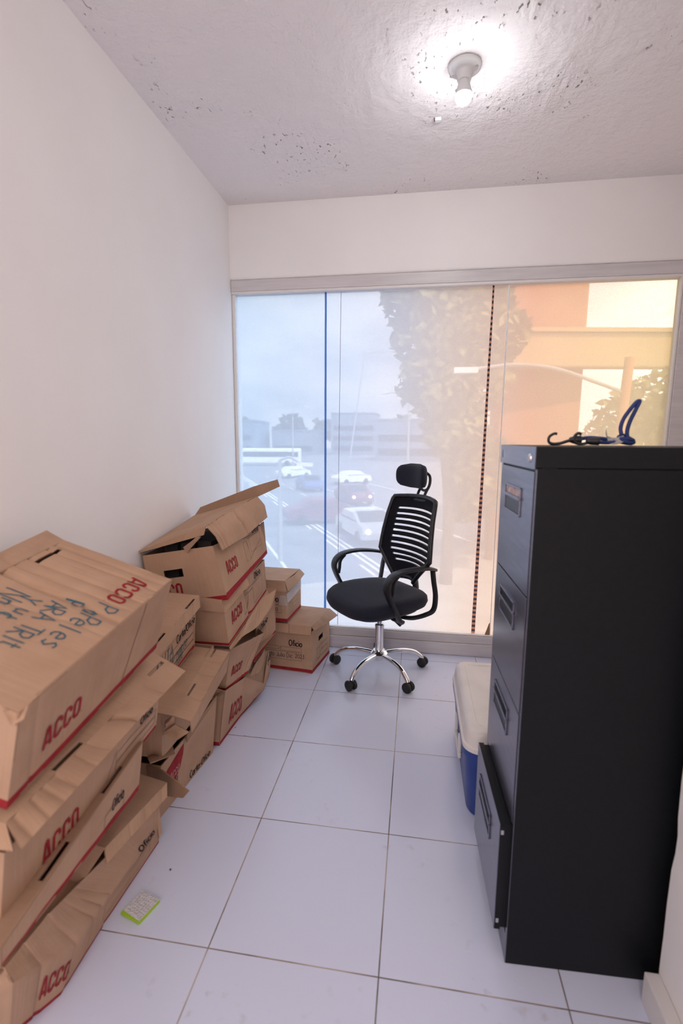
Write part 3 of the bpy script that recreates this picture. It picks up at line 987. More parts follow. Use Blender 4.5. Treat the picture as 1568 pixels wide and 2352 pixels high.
lid_rim(mb, [near_c, far_c], [(-0.1600, -0.3669, 0.6156), (-0.1600, -0.0222, 0.6338), (-0.1550, 0.2437, 0.6453)], amp=0.003,
        folds=[(.55, .53, .008, .010), (.22, .20, .006, .006), (.16, .15, .005, .005), (.10, .10, .005, .004), (.30, .31, .004, .003), (.38, .37, .003, .002), (.78, .78, .003, .002), (.04, .03, .006, .006)])
Sheet([[V((-.5, -.40, .62)), (-0.1650, -0.3806, 0.6216)], [V((-.42, -.41, .72)), near_c]], amp=0.004, seed=seed()).emit(mb)
Sheet([[(-0.1550, 0.2437, 0.6453), V((-.5, .27, .72))], [far_c, V((-.42, .20, .80))]], amp=0.004, seed=seed()).emit(mb)
mb.build('lid', o)
finish(o, (-.4, -.1, .46))

# --- third box of the near stack
o = abox('archive box squeezed flat at its near end, third from top of the nearest stack')
mb = MB()
c = dict(fnb=(-0.1950, -0.4019, 0.4021), ffb=(-0.2450, 0.1118, 0.3435), fnt=(-0.1900, -0.4022, 0.4448), fft=(-0.2300, 0.1234, 0.4880), bnb=(-.58, -.36, .37), bfb=(-.58, .14, .34), bnt=(-.57, -.38, .44), bft=(-.57, .14, .46))
sh = hexbox(mb, c, stripe=0.012, amp=0.003, faces='xnfbd')
write(sh['front'], mb, 'Oficio', (.375, .03), .024, .0036)
rect(sh['front'], mb, .34, .012, .43, .04)
mb.build('body', o)
mb = MB()
Sheet([[c['fnt'], c['fft']], [c['bnt'], c['bft']]], amp=0.003, seed=seed()).emit(mb, mt='kraft_in', holes=[(.12, .21, .008, .02), (.34, .43, .008, .02)])
mb.build('lid', o)
finish(o, (-.4, -.1, .34))

# --- bottom box of the near stack
o = abox('crushed kraft archive box on the floor under the nearest stack, its long side buckled inwards')
mb = MB()
c = dict(fnb=(-0.3559, -0.2543, 0.0010), ffb=(-.304, .295, 0.001), fnt=(-0.2900, -0.3073, 0.2675), fft=(-0.2800, 0.2586, 0.1672), bnb=(-.60, -.36, 0.001), bfb=(-.60, .295, 0.001), bnt=(-.59, -.36, .27), bft=(-.59, .29, .27))
front = [[(-0.3559, -0.2543, 0.0010), (-.305, -.16, .001), (-.31, .04, .001), (-.304, .295, .001)],
         [(-0.2700, -0.3118, 0.2388), (-0.2720, -0.1434, 0.1237), (-0.2800, 0.0381, 0.1069), (-0.2900, 0.2760, 0.0789)],
         [(-0.2900, -0.3073, 0.2675), (-0.2900, -0.1865, 0.2597), (-0.2950, -0.0763, 0.2293), (-0.2800, 0.2586, 0.1672)]]
sh = hexbox(mb, c, stripe=0.012, amp=0.003, faces='xnfbd', front=front, near=[[(-.60, -.36, 0.001), (-0.3559, -0.2543, 0.0010)], [(-.60, -.36, .13), (-0.2700, -0.3118, 0.2388)], [(-.59, -.36, .27), (-0.2900, -0.3073, 0.2675)]], folds=[(.36, .33, .004, .004), (.50, .46, .004, .005), (.56, .53, .003, .004), (.62, .60, .003, .003), (.15, .14, .003, .003)])
fr = sh['front']
FU = fr.U
acco(fr, mb, (.10, .045), .054)
write(fr, mb, 'Oficio', (FU-.10, .135), .032, .005)
rect(fr, mb, FU-.26, .05, FU-.05, .10); fr.stroke(mb, [(FU-.28, .115), (FU-.04, .12)], .0014, 'black_ink'); fr.stroke(mb, [(FU-.11, .125), (FU-.02, .128)], .003, 'black_ink')
mb.build('body', o)
mb = MB()
rt0, rt1 = (-0.2620, -0.0217, 0.2796), (-0.2500, 0.2728, 0.2446)
Sheet([[(-0.2450, -0.0402, 0.2553), (-0.2420, 0.2556, 0.2085)], [rt0, rt1]], amp=0.002, seed=seed(), folds=[(.9, .9, .003, .002), (.6, .6, .003, .002), (.35, .35, .003, .002)]).emit(mb)
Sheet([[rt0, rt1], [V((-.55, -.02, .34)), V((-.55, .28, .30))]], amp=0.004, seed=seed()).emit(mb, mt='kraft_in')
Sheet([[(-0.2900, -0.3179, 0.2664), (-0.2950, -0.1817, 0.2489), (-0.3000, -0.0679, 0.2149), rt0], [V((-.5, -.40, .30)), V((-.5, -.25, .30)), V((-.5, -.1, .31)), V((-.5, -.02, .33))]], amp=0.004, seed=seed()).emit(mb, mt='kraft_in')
mb.build('lid', o)
mb = MB()
Sheet([[(-0.2900, 0.2747, 0.0369), (-0.2850, 0.2857, 0.0438)], [(-0.2850, 0.2604, 0.1760), (-0.2800, 0.2680, 0.1813)]], amp=0.004, seed=seed()).emit(mb)
mb.build('end_flap', o)
finish(o, (-.45, -.05, 0))

# ================================================================== second stack
o = abox('kraft archive box with handwritten form and slotted lid, top of the second stack')
mb = MB()
fnb0 = V((-0.3450, 0.5852, 0.4900)); ffb0 = V((-0.3400, 0.6835, 0.5148))
d = (ffb0-fnb0).normalized()
c = dict(fnb=ffb0-d*.40, ffb=ffb0, fnt=V((-0.3380, 0.6999, 0.6620))-d*.40, fft=(-0.3380, 0.6999, 0.6620))
for k in ('nb', 'fb', 'nt', 'ft'):
    p = V(c['f'+k]); c['b'+k] = (-.60, p.y+.01, p.z)
sh = hexbox(mb, c, stripe=0.014, amp=0.0015)
fr = sh['front']
write(fr, mb, 'Carta/Oficio', (.25, .105), .028, .0042)
write(fr, mb, 'JUNTA', (.10, .08), .045, .003, 'marker', jit=.05)
rect(fr, mb, .19, .072, .385, .098); rect(fr, mb, .19, .042, .385, .068); rect(fr, mb, .16, .022, .385, .04)
write(fr, mb, 'CA- MARZO', (.20, .05), .026, .0026, 'marker', jit=.08)
write(fr, mb, '2020', (.25, .022), .026, .0026, 'marker', jit=.08)
mb.build('body', o)
mb = MB()
lf = V((-0.3250, 0.7160, 0.7182)); ln = lf - d*.43
lbf = V((-.61, lf.y+.005, lf.z+.005)); lbn = V((-.61, ln.y, ln.z+.005))
Sheet([[ln, lf], [lbn, lbf]], amp=0.003, seed=seed()).emit(mb, holes=[(.33, .40, .003, .013), (.10, .18, .003, .013)])
rb = V((-0.3180, 0.7049, 0.6740))
lid_rim(mb, [ln, lf], [rb-d*.43, rb], amp=0.002, folds=[(.55, .55, .003, .002), (.7, .7, .003, .002), (.85, .85, .003, .002)])
Sheet([[rb, V((-.612, rb.y, rb.z))], [lf, lbf]], amp=0.002, seed=seed()).emit(mb)
Sheet([[V((-.612, rb.y-.43, rb.z)), rb-d*.43], [lbn, ln]], amp=0.002, seed=seed()).emit(mb)
mb.build('lid', o)
finish(o, (-.47, .5, fnb0.z))

o = abox('kraft archive box with bent wrinkled lid and torn corner, middle of the second stack')
mb = MB()
c = dict(fnb=(-.315, .36, .26), ffb=(-.30, .745, .265), fnt=(-.30, .35, .43), fft=(-.285, .74, .50), bnb=(-.60, .36, .26), bfb=(-.60, .745, .265), bnt=(-.60, .35, .45), bft=(-.60, .74, .51))
hexbox(mb, c, stripe=0, amp=0.004)
mb.build('body', o)
mb = MB()
s0, s1 = V((-0.2575, 0.3400, 0.4346)), V((-0.2839, 0.7200, 0.4936))
k0, k1 = V((-0.1972, 0.3450, 0.4175)), V((-0.2087, 0.7200, 0.4863))
Sheet([[s0, s1], [V((-.60, .35, s0.z+.015)), V((-.60, .74, s1.z+.012))]], amp=0.006, seed=seed(), scale=14).emit(mb, step=0.02)
Sheet([[k0, k1], [s0, s1]], amp=0.003, seed=seed(), folds=[(.25, .25, .004, .003), (.6, .6, .004, .003), (.8, .8, .003, .002)]).emit(mb, holes=[(.10, .17, .052, .060), (.33, .40, .052, .060)])
lid_rim(mb, [k0, k1], [(-0.1929, 0.3420, 0.3782), (-0.2174, 0.5300, 0.3727), (-0.2240, 0.7150, 0.4021)], amp=0.003)
mb.build('lid', o)
mb = MB()
Sheet([[(-0.2370, 0.3200, 0.3616), (-0.1973, 0.3300, 0.3870)], [(-0.2946, 0.3400, 0.3673), (-0.2472, 0.3350, 0.4064), (-0.1950, 0.3400, 0.4116)][:2]], amp=0.006, seed=seed(), scale=40).emit(mb, step=0.012)
Sheet([[(-0.3012, 0.3450, 0.3540), (-0.2536, 0.3450, 0.3808)], [(-0.2888, 0.3500, 0.4069), (-0.2567, 0.3500, 0.4333)]], amp=0.008, seed=seed(), scale=40).emit(mb, step=0.012)
mb.build('torn_corner', o)
finish(o, (-.45, .55, .26))

o = abox('open kraft box with red shield emblem, on the floor under the second stack')
mb = MB()
c = dict(fnb=(-.355, .37, .001), ffb=(-.318, .765, .001), fnt=(-.322, .365, .225), fft=(-0.2888, 0.7600, 0.2523), bnb=(-.605, .37, .001), bfb=(-.605, .765, .001), bnt=(-.60, .365, .24), bft=(-.60, .76, .25))
sh = hexbox(mb, c, stripe=0, amp=0.003)
fr = sh['front']
sx, sy = .03, .095
em = [(sx, sy+.09), (sx+.112, sy+.128), (sx+.114, sy+.08), (sx+.10, sy+.035), (sx+.07, sy+.008), (sx+.035, sy), (sx+.012, sy+.02), (sx+.002, sy+.05)]
fr.poly(mb, em, 'red')
x = 0
for k, ch in enumerate('ACCO'):
    for pl in ([BOLD_O+BOLD_O[:1]] if ch == 'O' else BOLD[ch]):
        fr.stroke(mb, [(a+k*.47, b) for a, b in pl], .003, 'pale_print', (sx+.03, sy+.028), scale=.034, off=.0022)
write(fr, mb, 'APT', (sx+.055, sy-.012), .02, .003)
write(fr, mb, 'Carta-Oficio', (.215, .012), .03, .0045)
mb.build('body', o)
mb = MB()
Sheet([[(-0.3743, 0.3650, 0.1508), (-0.2866, 0.3350, 0.1410), (-0.2065, 0.2850, 0.1849)], [(-0.3781, 0.3650, 0.2244), (-0.3020, 0.3350, 0.2341), (-0.1818, 0.2800, 0.2168)]], amp=0.003, seed=seed()).emit(mb, mt='kraft_in')
mb.build('end_flap', o)
mb = MB()
Sheet([[(-0.3100, 0.2822, 0.2996), (-0.3000, 0.4209, 0.2368)], [(-0.3600, 0.3468, 0.2702), (-0.3450, 0.4839, 0.2282)]], amp=0.004, seed=seed()).emit(mb, mt='kraft_in', holes=[(.05, .085, .015, .028)])
Sheet([[(-0.3000, 0.5119, 0.2196), (-0.2850, 0.7472, 0.2598)], [(-0.3000, 0.5145, 0.2477), (-0.2850, 0.7527, 0.2723)]], amp=0.006, seed=seed(), scale=30).emit(mb, mt='kraft_in')
mb.build('top_flap', o)
finish(o, (-.46, .56, 0))
# papers poking out of the open box
o = thing('document_folder', 'white papers in a dark folder poking out of the open box with the red shield', 'folder', (-.45, .40, .30))
mb = MB()
Sheet([[(-0.3805, 0.3850, 0.2461), (-0.3687, 0.4000, 0.2618)], [(-0.3739, 0.3850, 0.3041), (-0.3593, 0.4000, 0.3155)]], amp=0.0, seed=1).emit(mb, mt='papers', back='papers', thick=.012)
ob = mb.build('papers', o); ob.location = (.45, -.40, -.30)
mb = MB()
Sheet([[(-0.3664, 0.3750, 0.2497), (-0.3413, 0.4100, 0.2713)], [(-0.3518, 0.3750, 0.3098), (-0.3178, 0.4100, 0.3183)]], amp=0.0, seed=1).emit(mb, mt='dark_folder', back='dark_folder', thick=.006)
ob = mb.build('cover', o); ob.location = (.45, -.40, -.30)

# ================================================================== third stack
o = abox('tilted archive box with its lid burst open, topping the tall stack by the window')
mb = MB()
fnb, fnt, bnt = V((-0.2423, 0.8000, 0.6695)), V((-0.3022, 0.8000, 0.8982)), V((-0.6407, 0.8000, 0.8438))
ffb, fft = V((-0.2199, 1.2700, 0.7602)), V((-0.2414, 1.2750, 0.9077))
bnb = fnb + (bnt-fnt) + V((0, 0, -.005)); bnb.x = max(bnb.x, -.60)
bfb = V((-.585, ffb.y+.02, ffb.z)); bft = V((-.60, fft.y+.02, fft.z-.04))
bnt.x = max(bnt.x, -.615)
c = dict(fnb=fnb, ffb=ffb, fnt=fnt, fft=fft, bnb=bnb, bfb=bfb, bnt=bnt, bft=bft)
sh = hexbox(mb, c, stripe=.026, amp=.002, folds=[(.52, .60, .006, .006)], nholes=[(.085, .17, .125, .16)])
fr = sh['front']
acco(fr, mb, (.055, .075), .045)
write(fr, mb, 'Oficio', (.345, .172), .03, .0048)
rect(fr, mb, .30, .085, .42, .165); rect(fr, mb, .24, .06, .28, .15); fr.stroke(mb, [(.26, .155), (.42, .165)], .0016, 'black_ink'); fr.stroke(mb, [(.25, .165), (.42, .175)], .0016, 'black_ink'); fr.stroke(mb, [(.28, .06), (.42, .12)], .0016, 'black_ink')
acco(sh['near'], mb, (.02, .04), .06)
mb.build('body', o)
mb = MB()
lnl, lnr, lfr, lfl = V((-0.6527, 0.7900, 0.8680)), V((-0.3271, 0.8000, 0.9819)), V((-0.2713, 1.2850, 1.0462)), V((-0.6073, 1.2850, 0.9417))
lnl.x = max(lnl.x, -.62)
Sheet([[lnr, lfr], [lnl, lfl]], amp=.003, seed=seed(), folds=[(.2, .25, .004, .002)]).emit(mb, holes=[(.10, .17, .004, .014), (.40, .47, .004, .014)])
rb0, rb1 = V((-0.2641, 0.8100, 0.8793)), V((-0.2213, 1.2850, 0.9420))
mid_b, mid_t = V((-0.2383, 1.0300, 0.9004)), V((-0.2988, 1.0300, 1.0139))
rm0, rm1 = V((-0.2859, 0.8000, 0.9385)), V((-0.2338, 1.2850, 1.0033))
rmm = V((-0.2592, 1.0300, 0.9615))
Sheet([[rb0, mid_b, rb1], [rm0, rmm, rm1], [lnr, mid_t, lfr]], amp=.003, seed=seed(), folds=[(.55, .47, .007, .012), (.12, .10, .006, .006), (.06, .05, .004, .005), (.20, .18, .004, .003), (.78, .78, .003, .002)]).emit(mb, step=.022)
Sheet([[V((-0.6419, 0.7900, 0.8518)), V((-0.3380, 0.8000, 0.9420))], [lnl, lnr]], amp=.002, seed=seed()).emit(mb)
mb.build('lid', o)
mb = MB()
a0, a1, a2 = V((-0.6060, 1.2820, 0.9399)), V((-0.2703, 1.2820, 1.0443)), V((-0.1576, 1.2900, 1.0981))
b0, b1, b2 = V((-0.5773, 1.2900, 0.9824)), V((-0.2900, 1.2900, 1.0954)), V((-0.1712, 1.3000, 1.1316))
Sheet([[a0, a1, a2], [b0, b1, b2]], amp=.003, seed=seed()).emit(mb, mt='kraft_in', back='kraft')
mb.build('raised_flap', o)
mb = MB()
Sheet([[(-0.4073, 0.7850, 0.8683), (-0.3919, 0.7900, 0.8878), (-0.3495, 0.8000, 0.9344)], [(-0.4214, 0.7850, 0.8913), (-0.3907, 0.7900, 0.9150), (-0.3664, 0.8000, 0.9356)]][::-1], amp=.002, seed=seed()).emit(mb)
mb.build('torn_strip', o)
mb = MB()
Sheet([[(-0.2596, 1.2200, 0.8863), (-0.2260, 1.2700, 0.7958)], [(-0.2399, 1.2500, 0.9164), (-0.2350, 1.2700, 0.9220)]], amp=.003, seed=seed()).emit(mb, mt='kraft_in')
mb.build('end_flap', o)
finish(o, (-.4, 1.03, .66))
o = thing('document_binder', 'dark binders glimpsed inside the burst-open box on the third stack', 'binder', (-.42, .95, .80))
for k in range(3):
    mb = MB()
    mb.box((-.12+k*.075, -.10, -.10), (-.06+k*.075, .20, .085+.01*k), 'dark_inside')
    mb.build('binder_spine', o)

o = abox('dented archive box second from the top, directly under the burst-open tilted box')
mb = MB()
c = dict(fnb=(-0.2446, 0.8000, 0.4705), ffb=(-0.2280, 1.2700, 0.5621), fnt=(-0.2652, 0.8000, 0.6607), fft=(-0.2364, 1.2700, 0.7280))
for k in ('nb', 'fb', 'nt', 'ft'):
    p = V(c['f'+k]); c['b'+k] = (-.58, p.y+.01, p.z-.005)
sh = hexbox(mb, c, stripe=.014, amp=.002, folds=[(.52, .44, .010, .016)])
fr = sh['front']
acco(fr, mb, (.055, .06), .050)
write(fr, mb, 'Oficio', (.335, .135), .032, .005)
rect(fr, mb, .30, .03, .42, .12); rect(fr, mb, .19, .035, .245, .115); fr.stroke(mb, [(.22, .125), (.42, .128)], .0016, 'black_ink'); fr.stroke(mb, [(.22, .105), (.30, .11)], .0016, 'black_ink')
mb.build('body', o)
mb = MB()
Sheet([[(-0.2571, 0.7950, 0.6161), (-0.2227, 1.0000, 0.6786)], [(-0.2703, 0.7950, 0.6733), (-0.2457, 1.0000, 0.7443)]], amp=.002, seed=seed()).emit(mb)
Sheet([[V((-.58, .795, .64)), (-0.2585, 0.7940, 0.6182)], [V((-.58, .795, .695)), (-0.2699, 0.7940, 0.6736)]], amp=.002, seed=seed()).emit(mb)
mb.build('lid', o)
finish(o, (-.4, 1.03, .5))

o = abox('collapsing archive box with a long wavy lid edge, third below the burst-open box')
mb = MB()
front = [[(-0.2850, 0.8398, 0.2444), (-0.2450, 1.0102, 0.2468)], [(-0.2550, 0.8387, 0.4389), (-0.2050, 1.1447, 0.3912)]]
c = dict(fnb=front[0][0], ffb=(-0.2000, 1.3342, 0.3163), fnt=front[1][0], fft=(-0.2100, 1.3457, 0.5058), bnb=(-.59, .62, .35), bfb=(-.59, 1.27, .33), bnt=(-.59, .66, .50), bft=(-.59, 1.27, .54))
c['bnb'] = (-.59, V(c['fnb']).y+.01, V(c['fnb']).z); c['bnt'] = (-.59, V(c['fnt']).y+.01, V(c['fnt']).z)
hexbox(mb, c, stripe=.014, amp=.003, faces='nfbd')
p1 = Sheet(front, amp=.003, seed=seed(), folds=[(.72, .68, .005, .003), (.85, .85, .004, .003)]).emit(mb, stripe=.014)
acco(p1, mb, (.035, .055), .042)
p2 = Sheet([[(-0.2700, 1.1551, 0.2207), (-0.2000, 1.3342, 0.3163)], [(-0.2650, 1.2046, 0.3902), (-0.2080, 1.3469, 0.5055)]], amp=.003, seed=seed()).emit(mb, stripe=.02)
write(p2, mb, 'Oficio', (.045, .125), .032, .005)
rect(p2, mb, .05, .075, .10, .115)
Sheet([[(-0.2450, 1.0102, 0.2468), (-0.3000, 1.2528, 0.1714)], [(-0.2050, 1.1447, 0.3912), (-0.2750, 1.2473, 0.3772)]], amp=.002, seed=seed()).emit(mb, mt='kraft_in')
mb.build('body', o)
mb = MB()
inn = [(-0.2447, 0.8000, 0.4666), (-0.2371, 1.0000, 0.5069), (-0.2332, 1.2000, 0.5460), (-0.2287, 1.2800, 0.5658)]
outr = [(-0.2350, 0.7895, 0.4605), (-0.2150, 0.8757, 0.4830), (-0.2050, 1.0560, 0.4619), (-0.1850, 1.2307, 0.5044)]
tip = [(-0.2350, 0.7899, 0.4661), (-0.2150, 0.8761, 0.4888), (-0.2000, 1.0548, 0.4798), (-0.1800, 1.2945, 0.5708)]
Sheet([outr, inn], su=True, amp=.002, seed=seed(), folds=[(.3, .3, .004, .002), (.5, .5, .004, .002), (.6, .6, .004, .002), (.7, .7, .004, .002), (.8, .8, .004, .002), (.9, .9, .004, .002)]).emit(mb, step=.02)
Sheet([[outr[3], V((-.40, 1.29, .555))], [tip[3], V((-.40, 1.285, .57))]], amp=.002, seed=seed()).emit(mb)
Sheet([[outr[2], outr[3]], [inn[2], tip[3]]], amp=.002, seed=seed()).emit(mb)
mb.build('lid', o)
finish(o, (-.42, 1.0, .35))

o = abox('crushed archive box on the floor with bulging front panel, under the wavy-lidded collapsing box')
mb = MB()
c = dict(fnb=(-0.3084, 0.8145, 0.0010), ffb=(-.30, 1.29, .001), fnt=(-0.2682, 0.8000, 0.2675), fft=(-.33, 1.28, .30), bnb=(-.60, .80, .001), bfb=(-.60, 1.29, .001), bnt=(-.595, .81, .34), bft=(-.595, 1.28, .33))
hexbox(mb, c, stripe=.02, amp=.003, faces='nfbd')
rows = [[(-0.3084, 0.8145, 0.0010), (-0.2976, 1.0486, 0.0010), (-0.2363, 1.2300, 0.0511), (-0.2352, 1.3200, 0.0949)],
        [(-0.2859, 0.8000, 0.1417), (-0.2656, 1.0000, 0.1262), (-0.2327, 1.2200, 0.0712), (-0.2294, 1.3200, 0.1521)],
        [(-0.2682, 0.8000, 0.2675), (-0.2598, 1.0200, 0.2211), (-0.2331, 1.2150, 0.0881), (-0.2379, 1.3200, 0.2127)]]
fr = Sheet(rows, amp=.003, seed=seed(), folds=[(.40, .36, .004, .003), (.52, .58, .004, .003)]).emit(mb, stripe=.010)
acco(fr, mb, (.065, .030), .052)
write(fr, mb, 'Oficio', (.50, .10), .034, .0055)
fr.stroke(mb, [(.38, .05), (.50, .06)], .0018, 'black_ink'); fr.stroke(mb, [(.47, .07), (.57, .075)], .0022, 'black_ink')
mb.build('body', o)
mb = MB()
Sheet([[(-0.2697, 1.1000, 0.1772), (-0.2559, 1.1900, 0.1559), (-0.2495, 1.2700, 0.1502)], [(-0.2536, 1.1600, 0.2219), (-0.2524, 1.2400, 0.2265), (-0.2527, 1.3000, 0.2376)]], amp=.003, seed=seed(), folds=[(.4, .4, .004, .004)]).emit(mb)
Sheet([[(-0.2674, 1.0000, 0.2198), (-0.2520, 1.1300, 0.1404), (-0.2343, 1.2250, 0.0732), (-0.2454, 1.3150, 0.1089)], [(-0.2899, 1.1200, 0.1904), (-0.2767, 1.2000, 0.1986), (-0.2622, 1.2700, 0.2263), (-0.2394, 1.3250, 0.2177)]], amp=.002, seed=seed()).emit(mb, mt='kraft_in')
mb.build('end_flap', o)
mb = MB()
Sheet([[(-0.3257, 0.7900, 0.2281), (-0.2681, 0.7900, 0.2631)], [(-0.3096, 0.8000, 0.2519), (-0.2758, 0.8000, 0.2708)]], amp=.004, seed=seed(), scale=40).emit(mb, step=.012, mt='kraft_in')
mb.build('top_flap', o)
finish(o, (-.45, 1.03, 0))

# ================================================================== pair by the window
o = abox('kraft archive box with a 2023 date on its form, on the floor by the window')
mb = MB()
FR, FL, BR, BL = V((-.047, 1.525, .001)), V((-.443, 1.569, .001)), V((.001, 1.811, .001)), V((-.395, 1.855, .001))
up = V((0, 0, .255))
c = dict(fnb=FR, ffb=BR, bnb=FL, bfb=BL, fnt=FR+up, fft=BR+up, bnt=FL+up, bft=BL+up)
sh = hexbox(mb, c, stripe=.022, amp=.0015, fholes=[(.10, .175, .155, .185)])
nr = sh['near']
wr = nr.U
write(nr, mb, 'Oficio', (wr-.14, .155), .034, .006)
rect(nr, mb, wr-.345, .125, wr-.205, .145); rect(nr, mb, wr-.195, .122, wr-.065, .145); rect(nr, mb, wr-.345, .068, wr-.065, .115)
write(nr, mb, 'n', (wr-.19, .132), .008, .001)
write(nr, mb, 'Agto Julio Dic. 2023', (wr-.285, .082), .027, .0024, 'pen', jit=.05, spread=1.05)
fr = sh['front']
rect(fr, mb, .06, .05, .25, .125); rect(fr, mb, .08, .055, .12, .115); rect(fr, mb, .13, .055, .24, .085); rect(fr, mb, .15, .09, .24, .118)
mb.build('body', o)
mb = MB()
z1 = V((0, 0, .288)); z2 = V((0, 0, .238))
ex, ey = (FR-FL).normalized(), (BR-FR).normalized()
tn, tf, tbn, tbf = FR+z1-ey*.008, BR+z1+ex*.0+ey*.01, FL+z1-ey*.01-ex*.01, BL+z1+ey*.01-ex*.01
rn, rf = FR+V((0, 0, .262))+ex*.014-ey*.004, BR+V((0, 0, .248))+ex*.05+ey*.012
Sheet([[tn, tf], [tbn, tbf]], amp=.003, seed=seed()).emit(mb)
Sheet([[rn, rn.lerp(rf, .5)+V((0, 0, -.006)), rf], [tn+V((0,0,0)), tn.lerp(tf, .5), tf]], amp=.004, seed=seed(), scale=25).emit(mb, step=.02)
Sheet([[FL+z2-ey*.02, FR+z2-ey*.02], [tbn, tn]], amp=.002, seed=seed(), folds=[(.66, .66, .002, .002)]).emit(mb)
Sheet([[rf, BL+z2+ey*.012], [tf, tbf]], amp=.002, seed=seed()).emit(mb)
Sheet([[BL+z2-ex*.01, FL+z2-ex*.01], [tbf, tbn]], amp=.002, seed=seed()).emit(mb)
mb.build('lid', o)
finish(o, (-.22, 1.69, 0))

o = abox('smaller kraft archive box with clear tape round it, stacked on the box by the window')
mb = MB()
FR, BR = V((-0.1909, 1.5293, 0.2970)), V((-0.1749, 1.7803, 0.2970))
ey = (BR-FR).normalized(); ex = V((ey.y, -ey.x, 0))
BR = FR + ey*.26
FL, BL = FR-ex*.30, BR-ex*.30
up = V((0, 0, .20))
lean = V((-.006, 0, 0))
c = dict(fnb=FR, ffb=BR, bnb=FL, bfb=BL, fnt=FR+up-ex*.012, fft=BR+up, bnt=FL+up, bft=BL+up)
sh = hexbox(mb, c, stripe=.022, amp=.0015)
nr = sh['near']; wr = nr.U
write(nr, mb, 'Oficio', (wr-.125, .12), .034, .006)
rect(nr, mb, wr-.12, .055, wr-.03, .10); rect(nr, mb, wr-.14, .102, wr-.03, .114)
write(nr, mb, 'anta', (wr-.105, .066), .03, .0022, 'pen', jit=.05)
fr = sh['front']
rect(fr, mb, .04, .035, .22, .10); rect(fr, mb, .06, .04, .10, .09); rect(fr, mb, .12, .05, .20, .08)
mb.build('body', o)
mb = MB()
z1, z2 = V((0, 0, .245)), V((0, 0, .185))
tn, tf, tbn, tbf = FR+z1-ex*.012-ey*.004, BR+z1-ex*.005, FL+z1-ey*.01, BL+z1
Sheet([[tn, tf], [tbn, tbf]], amp=.003, seed=seed()).emit(mb)
Sheet([[FR+z2+ex*.006, (FR+BR)/2+z2+ex*.02+V((0, 0, .01)), BR+V((0, 0, .215))+ex*.025], [tn, (tn+tf)/2+ex*.012, tf]], amp=.004, seed=seed(), scale=25).emit(mb, step=.02)
Sheet([[FL+z2-ey*.015, FR+z2-ey*.012], [tbn, tn]], amp=.002, seed=seed()).emit(mb)
Sheet([[BR+z2+ey*.012, BL+z2+ey*.012], [tf, tbf]], amp=.002, seed=seed()).emit(mb)
Sheet([[BL+z2-ex*.012, FL+z2-ex*.012], [tbf, tbn]], amp=.002, seed=seed()).emit(mb)
mb.build('lid', o)
mb = MB()
q = lambda a, b, e: a+V((0, 0, b))+ex*e-ey*.0
Sheet([[q(FR, .115, .003), q(BR, .13, .003)], [q(FR, .165, -.004), q(BR, .185, .003)]], amp=.003, seed=seed(), scale=40).emit(mb, mt='tape', back='tape', thick=.0006, step=.012)
Sheet([[FR+V((0, 0, .10))-ex*.05-ey*.004, FR+V((0, 0, .10))+ex*.002-ey*.004], [FR+V((0, 0, .16))-ex*.04-ey*.004, FR+V((0, 0, .16))-ex*.006-ey*.004]], amp=.002, seed=seed(), scale=40).emit(mb, mt='tape', back='tape', thick=.0006, step=.012)
mb.build('packing_tape', o)
finish(o, (-.3, 1.66, .297))

# ================================================================== filing cabinet
cab = thing('filing_cabinet', 'tall black four-drawer metal filing cabinet with its lowest drawer slightly open', 'cabinet', (.768, .083, 0), math.radians(2.0))
CW, CD, CH = .366, .63, 1.318
mb = MB()
mb.box((.0015, .0005, .001), (CD, CW-.0005, CH-.048), 'cab_side')
mb.box((.0, .0008, .001), (.0015, .012, CH-.05), 'cab_front')
mb.box((.0, CW-.018, .001), (.0015, CW, CH-.05), 'cab_front')
mb.box((.0, .012, .001), (.0015, CW-.018, .075), 'cab_front')
mb.box((-.004, -.001, CH-.046), (CD, CW+.001, CH), 'cab_side')
# folded lip under the top, stepping up near the front edge
mb.add([(.012, -.001, CH-.05), (.03, -.001, CH-.05), (.05, -.001, CH-.046), (.012, -.001, CH-.046), (.012, .004, CH-.05), (.03, .004, CH-.05), (.05, .004, CH-.046), (.012, .004, CH-.046)],
       [(0, 1, 2, 3), (7, 6, 5, 4), (0, 4, 5, 1), (1, 5, 6, 2), (3, 2, 6, 7), (0, 3, 7, 4)], 'cab_side')
mb.build('carcass', cab, bevel=.0015)
mb = MB(); mb.box((-.0055, -.0005, CH-.05), (-.004, CW+.0005, CH-.0005), 'cab_front'); mb.build('top_rail', cab, bevel=.002)
mb = MB()
mb.lathe([(.010, 0), (.010, .003), (.008, .005), (.0, .005)], 'chrome', 20, lambda p: V((-.004-p.z, .040+p.x, CH-.026+p.y)), caps=False)
lk = mb.build('lock', cab)
mb = MB(); mb.box((-.0098, .0395, CH-.031), (-.009, .0405, CH-.021), 'black_plastic'); mb.build('keyhole', lk)
mb = MB(); mb.box((-.0055, CW-.05, CH-.034), (-.003, CW-.028, CH-.016), 'steel'); mb.box((-.006, CW-.033, CH-.036), (-.003, CW-.028, CH-.014), 'black_plastic'); mb.build('name_plate', cab)
DZ = [(.975, 1.262, .0, True), (.685, .970, .0, False), (.395, .680, .0, False), (.085, .388, .028, False)]
